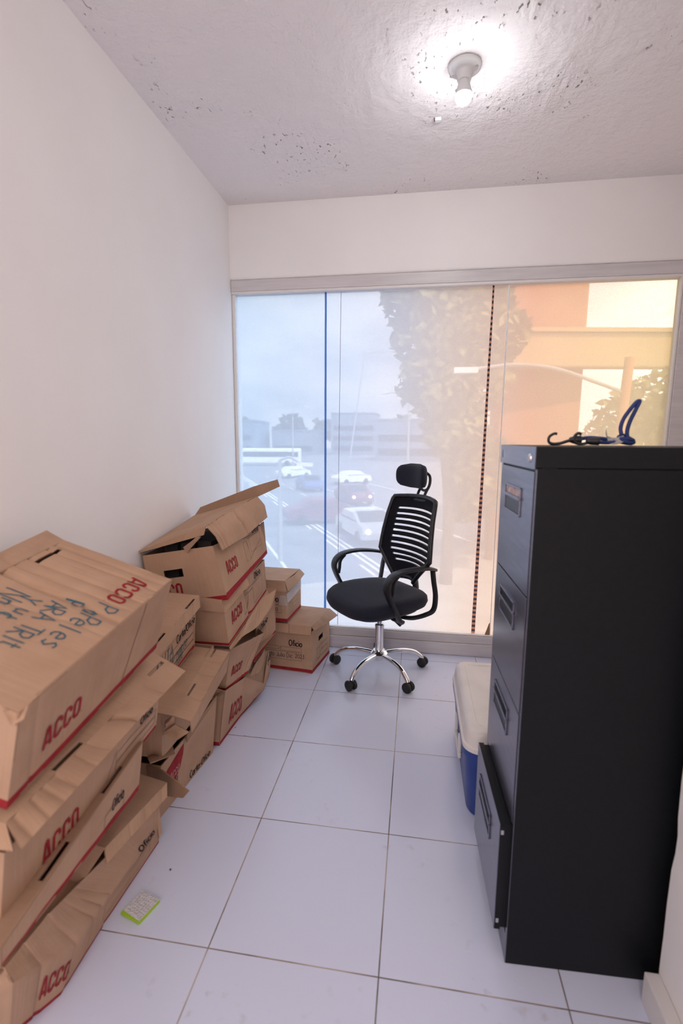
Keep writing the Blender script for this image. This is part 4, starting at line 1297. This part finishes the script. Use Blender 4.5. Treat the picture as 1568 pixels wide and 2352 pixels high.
for z0, z1, pull, lab in DZ:
    mb = MB()
    x = -.002 - pull
    mb.box((x, .013, z0), (x+.0015, CW-.022, z1), 'cab_front')
    mb.box((x+.0015, .0132, z0+.0002), (x+.016, CW-.0222, z1-.0002), 'cab_side')
    if pull:
        mb.box((x+.016, .016, z0+.004), (.02, CW-.026, z1-.004), 'cab_side')
        mb.box((x+.004, .0122, z1-.03), (x+.011, .0131, z1-.018), 'steel')
        mb.box((x+.004, .0122, z0+.02), (x+.011, .0131, z0+.032), 'steel')
    dr = mb.build('drawer', cab, bevel=.0015)
    zc = z0 + .205
    ya, yb = .112, .282
    m2 = MB()
    # pressed frame with card window above and finger pull below
    e = x - .004
    m2.box((e, ya, zc-.036), (x, yb, zc-.031), 'cab_front'); m2.box((e, ya, zc+.031), (x, yb, zc+.036), 'cab_front')
    m2.box((e, ya, zc-.036), (x, ya+.005, zc+.036), 'cab_front'); m2.box((e, yb-.005, zc-.036), (x, yb, zc+.036), 'cab_front')
    m2.box((e-.003, ya, zc+.004), (x, yb, zc+.012), 'cab_front')
    h = m2.build('handle', dr, bevel=.001)
    m2 = MB(); m2.box((x-.0008, ya+.006, zc-.030), (x-.0002, yb-.006, zc+.003), 'black_plastic'); m2.build('finger_recess', h)
    m2 = MB(); m2.box((x-.0012, ya+.006, zc+.012), (x-.0004, yb-.006, zc+.030), 'label_paper' if lab else 'cab_side'); m2.build('card_window', h)

# bungee cord on the cabinet
def catpath(pts, k=8):
    pts = [V(p) for p in pts]
    out = []
    for i in range(len(pts)-1):
        for j in range(k):
            out.append(catmull(pts[max(i-1, 0)], pts[i], pts[i+1], pts[min(i+2, len(pts)-1)], j/k))
    return out + [pts[-1]]
bz = 1.3185
bc = thing('bungee_cord', 'knotted blue bungee cord with black hooks lying on the black filing cabinet', 'cord', (.94, .30, bz))
def bp(px, py, dy=0.0):
    p = V(px); return (p.x-.94, dy, p.z-bz)
mb = MB()
mb.tube(catpath([(-.078, 0, .029), (-.085, 0, .030), (-.096, 0, .022), (-.097, 0, .010), (-.088, 0, .004), (-.07, 0, .005), (-.055, 0, .010), (-.043, 0, .014)]), [.0035]*28+[.004]*29, 'black_plastic', 8)
mb.lathe([(.0, 0), (.006, .001), (.010, .012), (.011, .028), (.007, .030), (0, .030)], 'black_plastic', 14, lambda p: V((-.048+p.z, p.y, .0145+p.x)))
mb.build('hook', bc)
mb = MB()
mb.tube(catpath([(-.026, -.022, .028), (-.033, -.022, .031), (-.041, -.022, .024), (-.041, -.022, .011), (-.033, -.022, .005), (-.018, -.022, .005), (-.008, -.022, .008)]), .0036, 'black_plastic', 8)
mb.lathe([(.0, 0), (.006, .001), (.009, .012), (.010, .030), (.006, .032), (0, .032)], 'black_plastic', 14, lambda p: V((-.014+p.z, -.022+p.y, .011+p.x)))
mb.build('hook', bc)
mb = MB()
R = .0048
mb.tube(catpath([(-.022, 0, .017), (.0, 0, .020), (.03, -.002, .018), (.06, -.004, .014), (.075, -.006, .012)]), R, 'cord_blue', 10)
mb.tube(catpath([(.015, -.022, .009), (.04, -.02, .008), (.066, -.014, .010), (.08, -.012, .008)]), R, 'cord_blue', 10)
mb.tube(catpath([(.078, -.004, .022), (.070, -.016, .016), (.082, -.020, .009), (.098, -.014, .008), (.104, 0, .012), (.098, .012, .020), (.084, .012, .026), (.072, .004, .022), (.074, -.014, .018), (.090, -.018, .016), (.100, -.010, .014)]), R*1.1, 'cord_blue', 10)
mb.tube(catpath([(.100, -.004, .006), (.092, .008, .007), (.080, .006, .012), (.074, -.006, .026), (.0725, 0, .045), (.078, 0, .068), (.092, 0, .092), (.104, 0, .108), (.110, 0, .111), (.110, 0, .106), (.102, 0, .085), (.092, -.002, .060), (.087, -.004, .038), (.088, -.006, .020)]), R, 'cord_blue', 10)
mb.build('cord', bc)
mb = MB()
Sheet([[(.034, -.026, .022), (.040, -.024, .006), (.055, -.026, .0035), (.074, -.024, .010)], [(.033, -.018, .042), (.036, -.014, .026), (.056, -.014, .020), (.076, -.014, .026)]], su=True, amp=0).emit(mb, mt='tag_white', back='tag_white', thick=.0006, step=.005)
mb.build('tag', bc)

# ================================================================== cooler
def srect(cx, cy, hx, hy, r, z, n=6):
    pts = []
    for (sx, sy, a0) in ((1, 1, 0), (-1, 1, 90), (-1, -1, 180), (1, -1, 270)):
        for i in range(n+1):
            a = math.radians(a0+90*i/n)
            pts.append(V((cx+sx*(hx-r)+r*math.cos(a), cy+sy*(hy-r)+r*math.sin(a), z)))
    return pts
co = thing('cooler', 'blue plastic cooler with white lid on the floor behind the filing cabinet', 'cooler', (.862, .835, 0))
mb = MB()
mb.rings([srect(0, 0, .135, .262, .05, .001), srect(0, 0, .141, .268, .055, .012), srect(0, 0, .155, .283, .055, .22), srect(0, 0, .156, .284, .055, .236), srect(0, 0, .164, .291, .058, .238), srect(0, 0, .165, .292, .058, .262)], 'blue_plastic')
mb.build('body', co)
mb = MB()
mb.rings([srect(0, 0, .164, .291, .058, .262), srect(0, 0, .166, .293, .058, .264), srect(0, 0, .166, .293, .058, .280), srect(0, 0, .160, .287, .056, .283), srect(0, 0, .156, .283, .054, .322), srect(0, 0, .150, .277, .052, .334), srect(0, 0, .138, .265, .048, .340), srect(0, 0, .118, .240, .03, .340), srect(0, 0, .116, .238, .03, .337), srect(0, 0, .112, .234, .03, .337)], 'white_plastic')
mb.build('lid', co)
mb = MB()
mb.box((-.163, -.085, .10), (-.150, .085, .125), 'white_plastic'); mb.box((-.163, -.085, .125), (-.150, -.065, .20), 'white_plastic'); mb.box((-.163, .065, .125), (-.150, .085, .20), 'white_plastic')
mb.build('handle', co, bevel=.004)

# ================================================================== office chair
ch = thing('office_chair', 'black mesh-back office chair with headrest and chrome five-star base by the window', 'chair', (.326, 1.6195, 0), math.radians(130))
OX, OY = -.022, .036
fabric = MB()
def seat_ring(k, z, dy=0.0):
    pts = []
    for i in range(48):
        a = 2*PI*i/48
        cx, sy = math.cos(a), math.sin(a)
        e = 2/3.4
        x = abs(cx)**e*math.copysign(1, cx)*.258*k
        y = abs(sy)**e*math.copysign(1, sy)*.248*k
        x *= 1 - .10*max(0, -y/.24)
        drop = -.022*max(0, y/.236)**2*k - .0*x
        dish = .012*(x/.245)**2*k*k
        pts.append(V((OX+x, OY+y+dy, z+drop+dish+.053)))
    return pts
fabric.rings([seat_ring(.70, .360), seat_ring(.86, .364), seat_ring(.96, .377), seat_ring(1.0, .40), seat_ring(.985, .425), seat_ring(.94, .438), seat_ring(.8, .444), seat_ring(.5, .442), seat_ring(.2, .440), seat_ring(.03, .440)], 'fabric')
fabric.build('seat', ch)
mb = MB()
mb.rings([seat_ring(.70, .348), seat_ring(.80, .352), seat_ring(.82, .366)], 'black_plastic')
mb.box((OX-.075, -.09, .358), (OX+.075, .10, .39), 'black_plastic')
sp = mb.build('seat_pan', ch)
mb = MB(); mb.tube([(OX-.07, .02, .372), (OX-.16, .03, .370), (OX-.21, .035, .366)], [.005, .005, .008], 'black_plastic', 8); mb.build('lever', sp)

BK = [(.545, -.155, .085), (.60, -.150, .135), (.69, -.150, .222), (.80, -.165, .210), (.90, -.185, .197), (1.0, -.215, .182)]
def bkpt(z, s, off=0.0):
    # point on the back: s -1..1 across
    for (z0, y0, w0), (z1, y1, w1) in zip(BK, BK[1:]):
        if z <= z1 or z1 == 1.0:
            t = (z-z0)/(z1-z0)
            y, w = lerp(y0, y1, t), lerp(w0, w1, t)
            break
    return V((OX-.02+s*w, OY+y-.062+.05*s*s+off, z+.012*(1-s*s)*(z-.55)/.45))
mb = MB()
rows = [[bkpt(z, s) for s in (1, .75, .5, .25, 0, -.25, -.5, -.75, -1)] for z in (.545, .60, .645, .69, .745, .80, .85, .90, .95, 1.0)]
bs = Sheet(rows, amp=0)
slots = []
for i in range(10):
    v = bs.W*(.17+.0715*i+.02)
    k = .13 if i > 3 else .13 + (3-i)*.015
    slots.append((bs.U*k, bs.U*(1-.10), v, v+.0115))
bs.emit(mb, mt='mesh_fabric', back='black_plastic', step=.02, thick=.012, holes=slots)
mb.build('backrest', ch)
mb = MB()
loop = [bkpt(z, 1) for z in (.545, .60, .65, .69, .74, .80, .85, .90, .95, .985)] + [bkpt(1.0, s) for s in (.97, .8, .5, .25, 0, -.25, -.5, -.8, -.97)] + [bkpt(z, -1) for z in (.985, .95, .90, .85, .80, .74, .69, .65, .60, .545)] + [bkpt(.545, s) for s in (-.5, 0, .5, 1)]
mb.tube(loop, .0125, 'black_plastic', 8)
mb.build('back_frame', ch)
mb = MB()
mb.tube(catpath([(OX, -.02, .375), (OX, -.13, .378), (OX-.01, -.205, .40), (OX-.02, -.225, .47), (OX-.02, -.20, .59)]), .022, 'black_plastic', 10, flat=.5, up=(1, 0, 0), wide=1.0)
mb.build('back_support', ch)
# headrest
mb = MB()
HX = OX-.022
hy0, hz0 = OY-.238, 1.130
rings = []
for j in range(13):
    t = -1 + 2*j/12
    k = (1-abs(t)**3.0)**(1/2.6) if abs(t) < 1 else 0.02
    k = max(k, .03)
    ring = []
    for i in range(32):
        a = 2*PI*i/32
        cx, sy = math.cos(a), math.sin(a)
        e = 2/2.6
        x = abs(cx)**e*math.copysign(1, cx)*.118*(.35+.65*k)
        y = abs(sy)**e*math.copysign(1, sy)*.036*k
        ring.append(V((HX+x, hy0+y+.045*(x/.12)**2, hz0+t*.068+.0*x)))
    rings.append(ring)
mb.rings(rings, 'fabric')
hr = mb.build('headrest', ch)
mb = MB()
for s in (-.030, .030):
    mb.tube(catpath([(HX+s*.8, OY-.272, .985), (HX+s, OY-.282, 1.03), (HX+s, OY-.312, 1.08), (HX+s*.9, OY-.312, 1.13), (HX+s*.5, OY-.276, 1.155)]), .008, 'black_plastic', 8)
mb.tube(catpath([(HX-.03, OY-.297, 1.055), (HX, OY-.299, 1.045), (HX+.03, OY-.297, 1.055)]), .008, 'black_plastic', 8)
mb.tube([(HX-.05, OY-.278, .99), (HX+.05, OY-.278, .99)], .012, 'black_plastic', 8)
mb.build('headrest_bracket', ch)
# arm loops
def ribbon(m, path, w, t, mt):
    # flat strap: wide across x, thin in its own plane
    path = [V(p) for p in path]
    rings = []
    for i, p in enumerate(path):
        tg = (path[min(i+1, len(path)-1)]-path[max(i-1, 0)]).normalized()
        ax = V((1, 0, 0)); ax = (ax - tg*ax.dot(tg)).normalized()
        nn = tg.cross(ax)
        ww = w(i/(len(path)-1)) if callable(w) else w
        ring = []
        for k in range(12):
            a = 2*PI*k/12
            e = .6
            cx, sy = math.cos(a), math.sin(a)
            ring.append(p + ax*abs(cx)**e*math.copysign(1, cx)*ww/2 + nn*abs(sy)**e*math.copysign(1, sy)*t/2)
        rings.append(ring)
    m.rings(rings, mt)
for s in (1, -1):
    m = MB()
    x0 = OX+s*.258
    ribbon(m, catpath([(x0-s*.045, OY-.215, .640), (x0-s*.020, OY-.15, .660), (x0, OY-.04, .672), (x0, OY+.06, .667), (x0, OY+.112, .640), (x0, OY+.128, .598), (x0, OY+.112, .545), (x0, OY+.075, .475), (x0-s*.005, OY+.04, .415), (x0-s*.02, OY+.015, .400), (x0-s*.06, OY+.0, .382), (x0-s*.12, OY-.005, .379)]), lambda t: .052 if t < .5 else .052-.022*(t-.5)*2, .019, 'black_plastic')
    ribbon(m, catpath([(x0-s*.045, OY-.21, .640), (x0-s*.028, OY-.205, .58), (x0-s*.010, OY-.205, .50), (x0-s*.006, OY-.19, .43), (x0-s*.02, OY-.15, .405), (x0-s*.06, OY-.09, .385), (x0-s*.13, OY-.05, .380)]), .032, .016, 'black_plastic')
    ribbon(m, catpath([(x0, OY+.055, .655), (x0, OY+.085, .625), (x0, OY+.092, .58), (x0, OY+.098, .55)]), .028, .012, 'black_plastic')
    m.build('armrest', ch)
# gas lift and base
mb = MB(); mb.lathe([(.0, .255), (.0135, .255), (.0135, .375), (0, .375)], 'steel', 24, caps=False); mb.build('piston', ch)
mb = MB(); mb.lathe([(.0, .11), (.0245, .11), (.0245, .275), (.027, .277), (.027, .288), (.016, .292), (0, .292)], 'chrome', 28, caps=False); mb.build('gas_lift', ch)
mb = MB(); mb.lathe([(.0, .072), (.022, .072), (.026, .094), (.046, .102), (.050, .116), (.042, .124), (.034, .134), (.0, .134)], 'chrome', 32, caps=False); mb.build('hub', ch)
CA = [167.8, 241.2, 309.4, 22.7, 95.0]
for adeg in CA:
    a = math.radians(adeg-130)
    ca, sa = math.cos(a), math.sin(a)
    R2 = lambda r, z: V((r*ca, r*sa, z))
    mb = MB()
    mb.tube(catpath([R2(.035, .110), R2(.10, .114), R2(.16, .112), R2(.215, .097), R2(.252, .071), R2(.268, .052)], 6), [.014]*12+[.0135]*19, 'chrome', 14, flat=1.0)
    lg = mb.build('base_leg', ch)
    # twin-wheel caster, each turned its own way
    sw = a + math.radians({167.8: 60, 241.2: 75, 309.4: 20, 22.7: -45, 95.0: 10}[adeg])
    cx, sx = math.cos(sw), math.sin(sw)
    ctr = R2(.272, 0)
    ax = V((-sx, cx, 0))
    mb = MB()
    mb.tube([R2(.268, .060), R2(.270, .046)], .008, 'black_plastic', 10)
    mb.rings([[ctr + ax*t + V((cx, sx, 0))*(.017*math.cos(b)) + V((0, 0, .031+.018*math.sin(b))) for b in [2*PI*i/16 for i in range(16)]] for t in (-.008, .008)], 'black_plastic')
    cs = mb.build('caster', ch)
    for t in (-.0165, .0165):
        mw = MB()
        rings = []
        for (rad, off) in ((.004, -.0095), (.020, -.0095), (.026, -.007), (.0285, -.003), (.0285, .003), (.026, .007), (.020, .0095), (.004, .0095)):
            rings.append([ctr + ax*(t+off) + V((cx, sx, 0))*(rad*math.cos(b)) + V((0, 0, .0290+rad*math.sin(b))) for b in [2*PI*i/24 for i in range(24)]])
        mw.rings(rings, 'rubber')
        mw.build('wheel', cs)

# ================================================================== ceiling lamp
lp = thing('ceiling_bulb', 'lit bare bulb in a white porcelain holder on the plaster ceiling', 'lamp', (.641, 1.003, H))
mb = MB()
mb.lathe([(0, -.0), (.057, -.0), (.060, -.004), (.058, -.010), (.050, -.016), (.036, -.020), (.030, -.026), (.026, -.040), (.0245, -.052), (.021, -.053), (0, -.050)][::-1], 'porcelain', 40, caps=False)
hd = mb.build('lamp_holder', lp)
for a in (2.6, -.35):
    m2 = MB(); m2.lathe([(0, -.0205), (.0075, -.0205), (.0085, -.0155), (.0085, -.012)], 'steel', 12, lambda p: p+V((.042*math.cos(a), .042*math.sin(a), 0)), caps=False)
    m2.build('terminal_screw', hd)
mb = MB(); mb.lathe([(0, -.126), (.012, -.1255), (.022, -.121), (.028, -.112), (.030, -.101), (.0299, -.098)], 'bulb', 32, caps=False)
mb.build('globe', lp)
mb = MB(); mb.lathe([(.0301, -.098), (.0302, -.096), (.0285, -.086), (.0262, -.078), (.023, -.068), (.0195, -.056), (.018, -.048), (0, -.048)], 'bulb_neck', 32, caps=False)
mb.build('bulb_collar', lp)
o = thing('ceiling_plug', 'small white plaster-splashed plug stub on the ceiling near the bulb', 'plug', (.56, 1.29, H))
mb = MB()
mb.box((-.016, -.010, -.012), (.012, .010, .002), 'porcelain'); mb.build('stub', o, bevel=.003)
mb = MB(); mb.box((-.019, -.006, -.010), (-.0158, .004, .0), 'crease_dark'); mb.build('socket_hole', o)

# ================================================================== small things on the floor
o = thing('note_pad', 'small lime green note pad with a patterned white top sheet on the floor tiles', 'note pad', (-.235, .073, 0))
PA = [V((-.045, -.026, 0)), V((.022, -.045, 0)), V((.044, .026, 0)), V((-.021, .043, 0))]
mb = MB(); mb.add([p+V((0, 0, .0012)) for p in PA]+[p+V((0, 0, .010)) for p in PA], [(3, 2, 1, 0), (4, 5, 6, 7), (0, 1, 5, 4), (1, 2, 6, 5), (2, 3, 7, 6), (3, 0, 4, 7)], 'lime'); mb.build('pad', o)
mb = MB()
ts = Sheet([[PA[0]+V((.004, .006, .0105)), PA[1]+V((-.001, .002, .0105))], [PA[3]+V((0, 0, .0115)), PA[2]+V((0, 0, .0115))]], amp=.0004, seed=3).emit(mb, mt='note_white', back='papers', thick=.0006, step=.01)
for i in range(7):
    for j in range(8):
        ts.stroke(mb, [(.008+i*.0085, .008+j*.0082), (.0115+i*.0085, .011+j*.0082)], .0009, 'black_ink', off=.0004)
mb.build('top_sheet', o)
for k, (p, r) in enumerate((((-0.2140, 0.2028, 0.0030), .0032), ((-0.2902, 0.9545, 0.0015), .002), ((-0.2243, 0.9008, 0.0015), .0018))):
    mb = MB()
    mb.lathe([(0, -r*.9), (r*.8, -r*.6), (r, 0), (r*.6, r*.7), (0, r*.8)], 'bark', 8, caps=False)
    o = mb.build('crumb'); o.location = (V(p).x, V(p).y, r*.9)
    tag(o, ('dark crumb on the tile in front of the near stack, larger than the others', 'tiny dark crumb on the tile by the foot of the third stack', 'tiny dark crumb on the tile left of the grout line by the third stack')[k], 'crumb', 'crumbs on the tiles')

# ================================================================== the street outside
GZ = -3.5
mb = MB(); mb.box((-120, YW+2.0, GZ-.2), (120, 260, GZ), 'asphalt'); struct(mb.build('street_ground'))
mb = MB(); mb.add([(-6.5, 9.5, GZ+.02), (9, 9.5, GZ+.02), (9, 22, GZ+.02), (3.2, 22, GZ+.02), (-1.0, 15.5, GZ+.02), (-4.5, 13.5, GZ+.02)] , [(0, 1, 2, 3, 4, 5)], 'pavement'); struct(mb.build('street_pavement'))
rd = V((8.7, -17.6, 0)).normalized(); rp = V((rd.y, -rd.x, 0))
mb = MB()
for off, dash in ((-3.2, 0), (-.35, 1), (0.0, 0), (.3, 0), (3.0, 1), (6.2, 0), (9.2, 1), (12.3, 0)):
    c0 = V((-2.9, 20.75, GZ+.012)) - rp*off
    t = -16.0
    while t < 44:
        ln = 2.2 if dash else 60
        a, b = c0-rd*t, c0-rd*(t+ln)
        mb.add([a-rp*.07, a+rp*.07, b+rp*.07, b-rp*.07], [(3, 2, 1, 0)], 'road_paint')
        t += 5.0 if dash else 70
struct(mb.build('street_markings'))

def car(loc, heading, mt, label, lights=False, L_=4.3):
    o = thing('car', label, 'car', (*loc, GZ), heading, 'cars on the street outside')
    W = .88
    prof = [(-2.1, .35), (-2.15, .75), (-1.75, .95), (-1.3, 1.0), (-.75, 1.42), (.65, 1.45), (1.45, .98), (2.0, .88), (2.12, .6), (2.1, .32)]
    m = MB()
    n = len(prof)
    def ring(y, k, up): return [V((x, y, z if z < 1.1 else 1.1+(z-1.1)*up)) for x, z in prof]
    m.rings([ring(-W, 1, .85), ring(-W*.82, 1, 1), ring(W*.82, 1, 1), ring(W, 1, .85)], mt, smooth=False)
    b = m.build('body', o)
    for y in (-W-.005, W+.005):
        m = MB(); m.add([(-1.15, y, 1.0), (1.25, y, 1.0), (.6, y*.97, 1.33), (-.7, y*.97, 1.33)], [(0, 1, 2, 3)], 'car_glass'); m.build('side_window', b)
    m = MB(); m.add([(.70, -.7, 1.44), (.70, .7, 1.44), (1.40, .74, 1.02), (1.40, -.74, 1.02)], [(0, 1, 2, 3)], 'car_glass'); m.build('windscreen', b)
    for x in (-1.3, 1.35):
        for y in (-W+.05, W-.05):
            m = MB(); m.lathe([(0, -.1), (.30, -.1), (.32, 0), (.30, .1), (0, .1)], 'rubber', 18, lambda p: V((x+p.x, y+p.z, .32+p.y)), caps=False); m.build('wheel', o)
    if lights:
        for y in (-.62, .62):
            m = MB(); m.lathe([(0, .0), (.13, .0), (.10, .05), (0, .06)], 'headlight', 12, lambda p: V((2.08+p.z, y+p.x, .68+p.y)), caps=False); m.build('headlight', o)
    return o
hd = math.atan2(rd.y, rd.x)
car((-6.4, 51), hd+1.9, 'car_white', 'white car furthest up the street, side on, behind the right traffic pole')
car((-14.6, 58), hd+2.0, 'car_white', 'white car far away at the left of the street')
car((-4.2, 35.5), hd, 'car_red', 'red car with lit headlights driving towards the building in the far lane', True)
car((-4.9, 26.5), hd+1.55, 'car_red', 'dark red car crossing the lanes in the middle of the street')
car((-1.9, 22.5), hd, 'car_white', 'white car with lit headlights nearest the chair', True)
car((-9.5, 44), hd, 'car_blue', 'blue car in the far lane behind the dark red car')
mb = MB()
bs_ = thing('bus', 'long white bus crossing the street at the far left', 'bus', (-27, 84, GZ), .15)
mb.box((-7, -1.3, .45), (7, 1.3, 3.1), 'car_white'); bb = mb.build('body', bs_, bevel=.2)
mb = MB(); mb.box((-6.6, -1.33, 1.6), (6.6, -1.29, 2.5), 'car_glass'); mb.build('side_window', bb)
for x in (-4.5, 4.6):
    mb = MB(); mb.lathe([(0, -.2), (.48, -.2), (.5, 0), (.48, .2), (0, .2)], 'rubber', 18, lambda p: V((x+p.x, -1.15+p.z, .5+p.y)), caps=False); mb.build('wheel', bs_)

def leafcloud(m, ctr, rad, n, size, mt, squash=1.0):
    for i in range(n):
        d = V((random.gauss(0, 1), random.gauss(0, 1), random.gauss(0, 1))).normalized()
        r = random.random()**.4
        p = V(ctr) + V((d.x*rad, d.y*rad, d.z*rad*squash))*r
        a = V((random.gauss(0, 1), random.gauss(0, 1), random.gauss(0, .6))).normalized()
        b = a.cross(V((random.gauss(0, 1), random.gauss(0, 1), random.gauss(0, 1)))).normalized()
        s = size*random.uniform(.6, 1.3)
        m.add([p-a*s-b*s*.3, p-b*s*.6, p+a*s, p+b*s*.6], [(0, 1, 2, 3)], mt)
def tree(name, label, base, clumps, trunk_r, mt='leaf', n=700, size=.22, group='trees outside the window'):
    o = thing(name, label, 'tree', base, 0, group)
    m = MB()
    top = V(clumps[0][0]) - V(base)
    m.tube(catpath([(0, 0, 0), (top.x*.3+.1, top.y*.3, top.z*.35), (top.x*.7-.1, top.y*.7, top.z*.7), (top.x, top.y, top.z)], 5), [trunk_r*(1-.7*i/15) for i in range(16)], 'bark', 8)
    for cpos, r in clumps[1:]:
        q = V(cpos)-V(base)
        s0 = top*random.uniform(.45, .65)
        m.tube(catpath([s0, s0.lerp(q, .5)+V((0, 0, .3)), q], 4), [trunk_r*.35*(1-.08*i) for i in range(9)], 'bark', 6)
    m.build('trunk', o)
    m = MB()
    for cpos, r in clumps:
        leafcloud(m, V(cpos)-V(base), r, int(n*r*r/2.2), size, mt, .85)
    m.build('crown', o)
    return o
tree('broad_tree', 'tall broad leafy tree beyond the middle pane, behind the office chair', (1.6, 15.2, GZ), [((1.2, 15, 4.6), 1.6), ((.6, 14.6, 5.6), 1.3), ((1.9, 15, 3.3), 1.5), ((1.0, 14.6, 3.0), 1.2), ((1.9, 15.2, 5.8), 1.4), ((1.7, 14.9, 1.6), 1.1), ((2.5, 15.3, .6), 1.2), ((2.5, 15.2, 4.6), 1.3)], .22, n=1100, size=.2)
tree('round_tree', 'low round leafy tree at the foot of the ochre pillar', (3.5, 18.9, GZ), [((3.3, 18.8, -.4), 1.35), ((4.3, 18.9, .2), 1.2), ((2.6, 18.7, -1.1), 1.0)], .18, n=800)
tree('sunny_tree', 'feathery tree at the far right behind the leaning pole', (8.6, 17.5, GZ), [((7.8, 17, 2.0), 1.3), ((8.8, 17.4, 2.6), 1.4), ((7.0, 16.8, 1.3), 1.0), ((9.2, 17.5, 1.0), 1.4)], .15, n=520, size=.2)
for k, (x, y, h, r) in enumerate(((-70, 185, 9, 8), (-52, 200, 12, 7), (-36, 190, 10, 6), (-20, 195, 13, 7), (-5, 190, 11, 6), (-90, 195, 11, 8))):
    o = tree('distant_tree', ('distant tree on the skyline, second from the left', 'distant tree on the skyline left of the blue film seam', 'distant tree on the skyline behind the blue film seam', 'tallest distant tree on the skyline right of the blue film seam', 'distant tree on the skyline nearest the broad tree', 'leftmost distant tree on the skyline')[k], (x, y, GZ), [((x, y, h*.55), r*.8), ((x-r*.5, y, h*.3), r*.6), ((x+r*.5, y, h*.35), r*.6)], .6, 'leaf_far', 9, 1.9, 'distant trees on the skyline')

def building(x0, x1, y, d, h, label, fl):
    o = thing('building', label, 'building', ((x0+x1)/2, y, GZ), 0, 'far buildings across the street')
    w = (x1-x0)/2
    m = MB(); m.box((-w, 0, 0), (w, d, h), 'building_far'); b = m.build('wall', o)
    for j in range(fl):
        m = MB(); m.box((-w*.88, -.06, 1.2+j*3.1), (w*.88, .02, 2.7+j*3.1), 'car_glass'); m.build('window_band', b)
    m = MB(); m.box((-w-.2, -.2, h), (w+.2, d, h+.4), 'building_far'); m.build('parapet', o)
building(-62, -44, 130, 14, 9.5, 'low far building at the left edge of the street view', 2)
building(-42, -29, 140, 14, 7, 'lowest far building, left of the blue film seam', 1)
building(-26, -12, 150, 16, 12.5, 'tallest far building, behind the blue film seam', 3)
building(-9, 6, 110, 14, 9, 'far building behind the street lamp poles', 2)

# ochre pillar block, viaduct beam, street furniture
o = thing('pillar_block', 'huge ochre pillar of a building standing across the street at right', 'building', (4.6, 20.5, GZ))
mb = MB(); mb.box((-.75, 0, 0), (2.5, 2.5, 16), 'concrete_warm'); pb = mb.build('wall', o, bevel=.1)
for z in (8.2, 12.2):
    mb = MB(); mb.box((-.9, -.12, z), (2.65, .02, z+.25), 'concrete_warm'); mb.build('ledge', pb)
o = thing('viaduct', 'pale concrete viaduct deck crossing high above the street', 'bridge', (3, 19.2, GZ), math.radians(8))
mb = MB(); mb.box((-2.6, -.3, 7.6), (14, .3, 8.9), 'concrete'); dk = mb.build('deck', o, bevel=.08)
mb = MB(); mb.box((-2.6, -.45, 8.9), (14, .45, 9.05), 'concrete'); mb.build('parapet', dk)
for x in (12.0,):
    mb = MB(); mb.box((x-.4, -.28, 0), (x+.4, .28, 7.6), 'concrete'); mb.build('pier', o)
o = thing('utility_pole', 'stout leaning utility pole with a side arm in front of the bright sky at right', 'pole', (5.5, 12.2, GZ))
mb = MB(); mb.tube([(0, 0, 0), (.02, 0, 5.0), (.10, 0, 6.84)], [.14, .12, .11], 'concrete_warm', 12); mb.build('pole', o)
mb = MB(); mb.tube(catpath([(.05, 0, 6.0), (-.6, 0, 6.25), (-1.6, 0, 6.6), (-2.6, 0, 6.72), (-3.6, 0, 6.62)]), .045, 'pole', 8); mb.build('side_arm', o)
mb = MB(); mb.box((-4.1, -.12, 6.52), (-3.5, .12, 6.66), 'car_white'); mb.build('lamp_head', o)
def street_lamp(x, y, h, label, arm=1.8, lean=0.0):
    o = thing('street_lamp', label, 'street lamp', (x, y, GZ), 0, 'street lamps outside')
    m = MB(); m.tube([(0, 0, 0), (lean*.5, 0, h*.5), (lean, 0, h)], [.11, .09, .06], 'pole', 10); m.build('pole', o)
    m = MB(); m.tube(catpath([(lean, 0, h), (lean+arm*.5, 0, h+.12), (lean+arm, 0, h-.1)]), .05, 'pole', 8); m.build('arm', o)
    m = MB(); m.box((lean+arm-.1, -.12, h-.22), (lean+arm+.5, .12, h-.08), 'car_white'); m.build('lamp_head', o)
street_lamp(-4.7, 17.2, 4.0, 'short near street lamp left of the blue film seam', .8)
street_lamp(-7.6, 56, 14.5, 'tall leaning street lamp between the chair headrest and the blue film seam', 6, 2.0)
street_lamp(-.2, 40, 8.5, 'street lamp in front of the broad tree, left of the chair headrest', -2.5)
street_lamp(-19, 75, 10, 'far street lamp standing left of the blue film seam', 2)
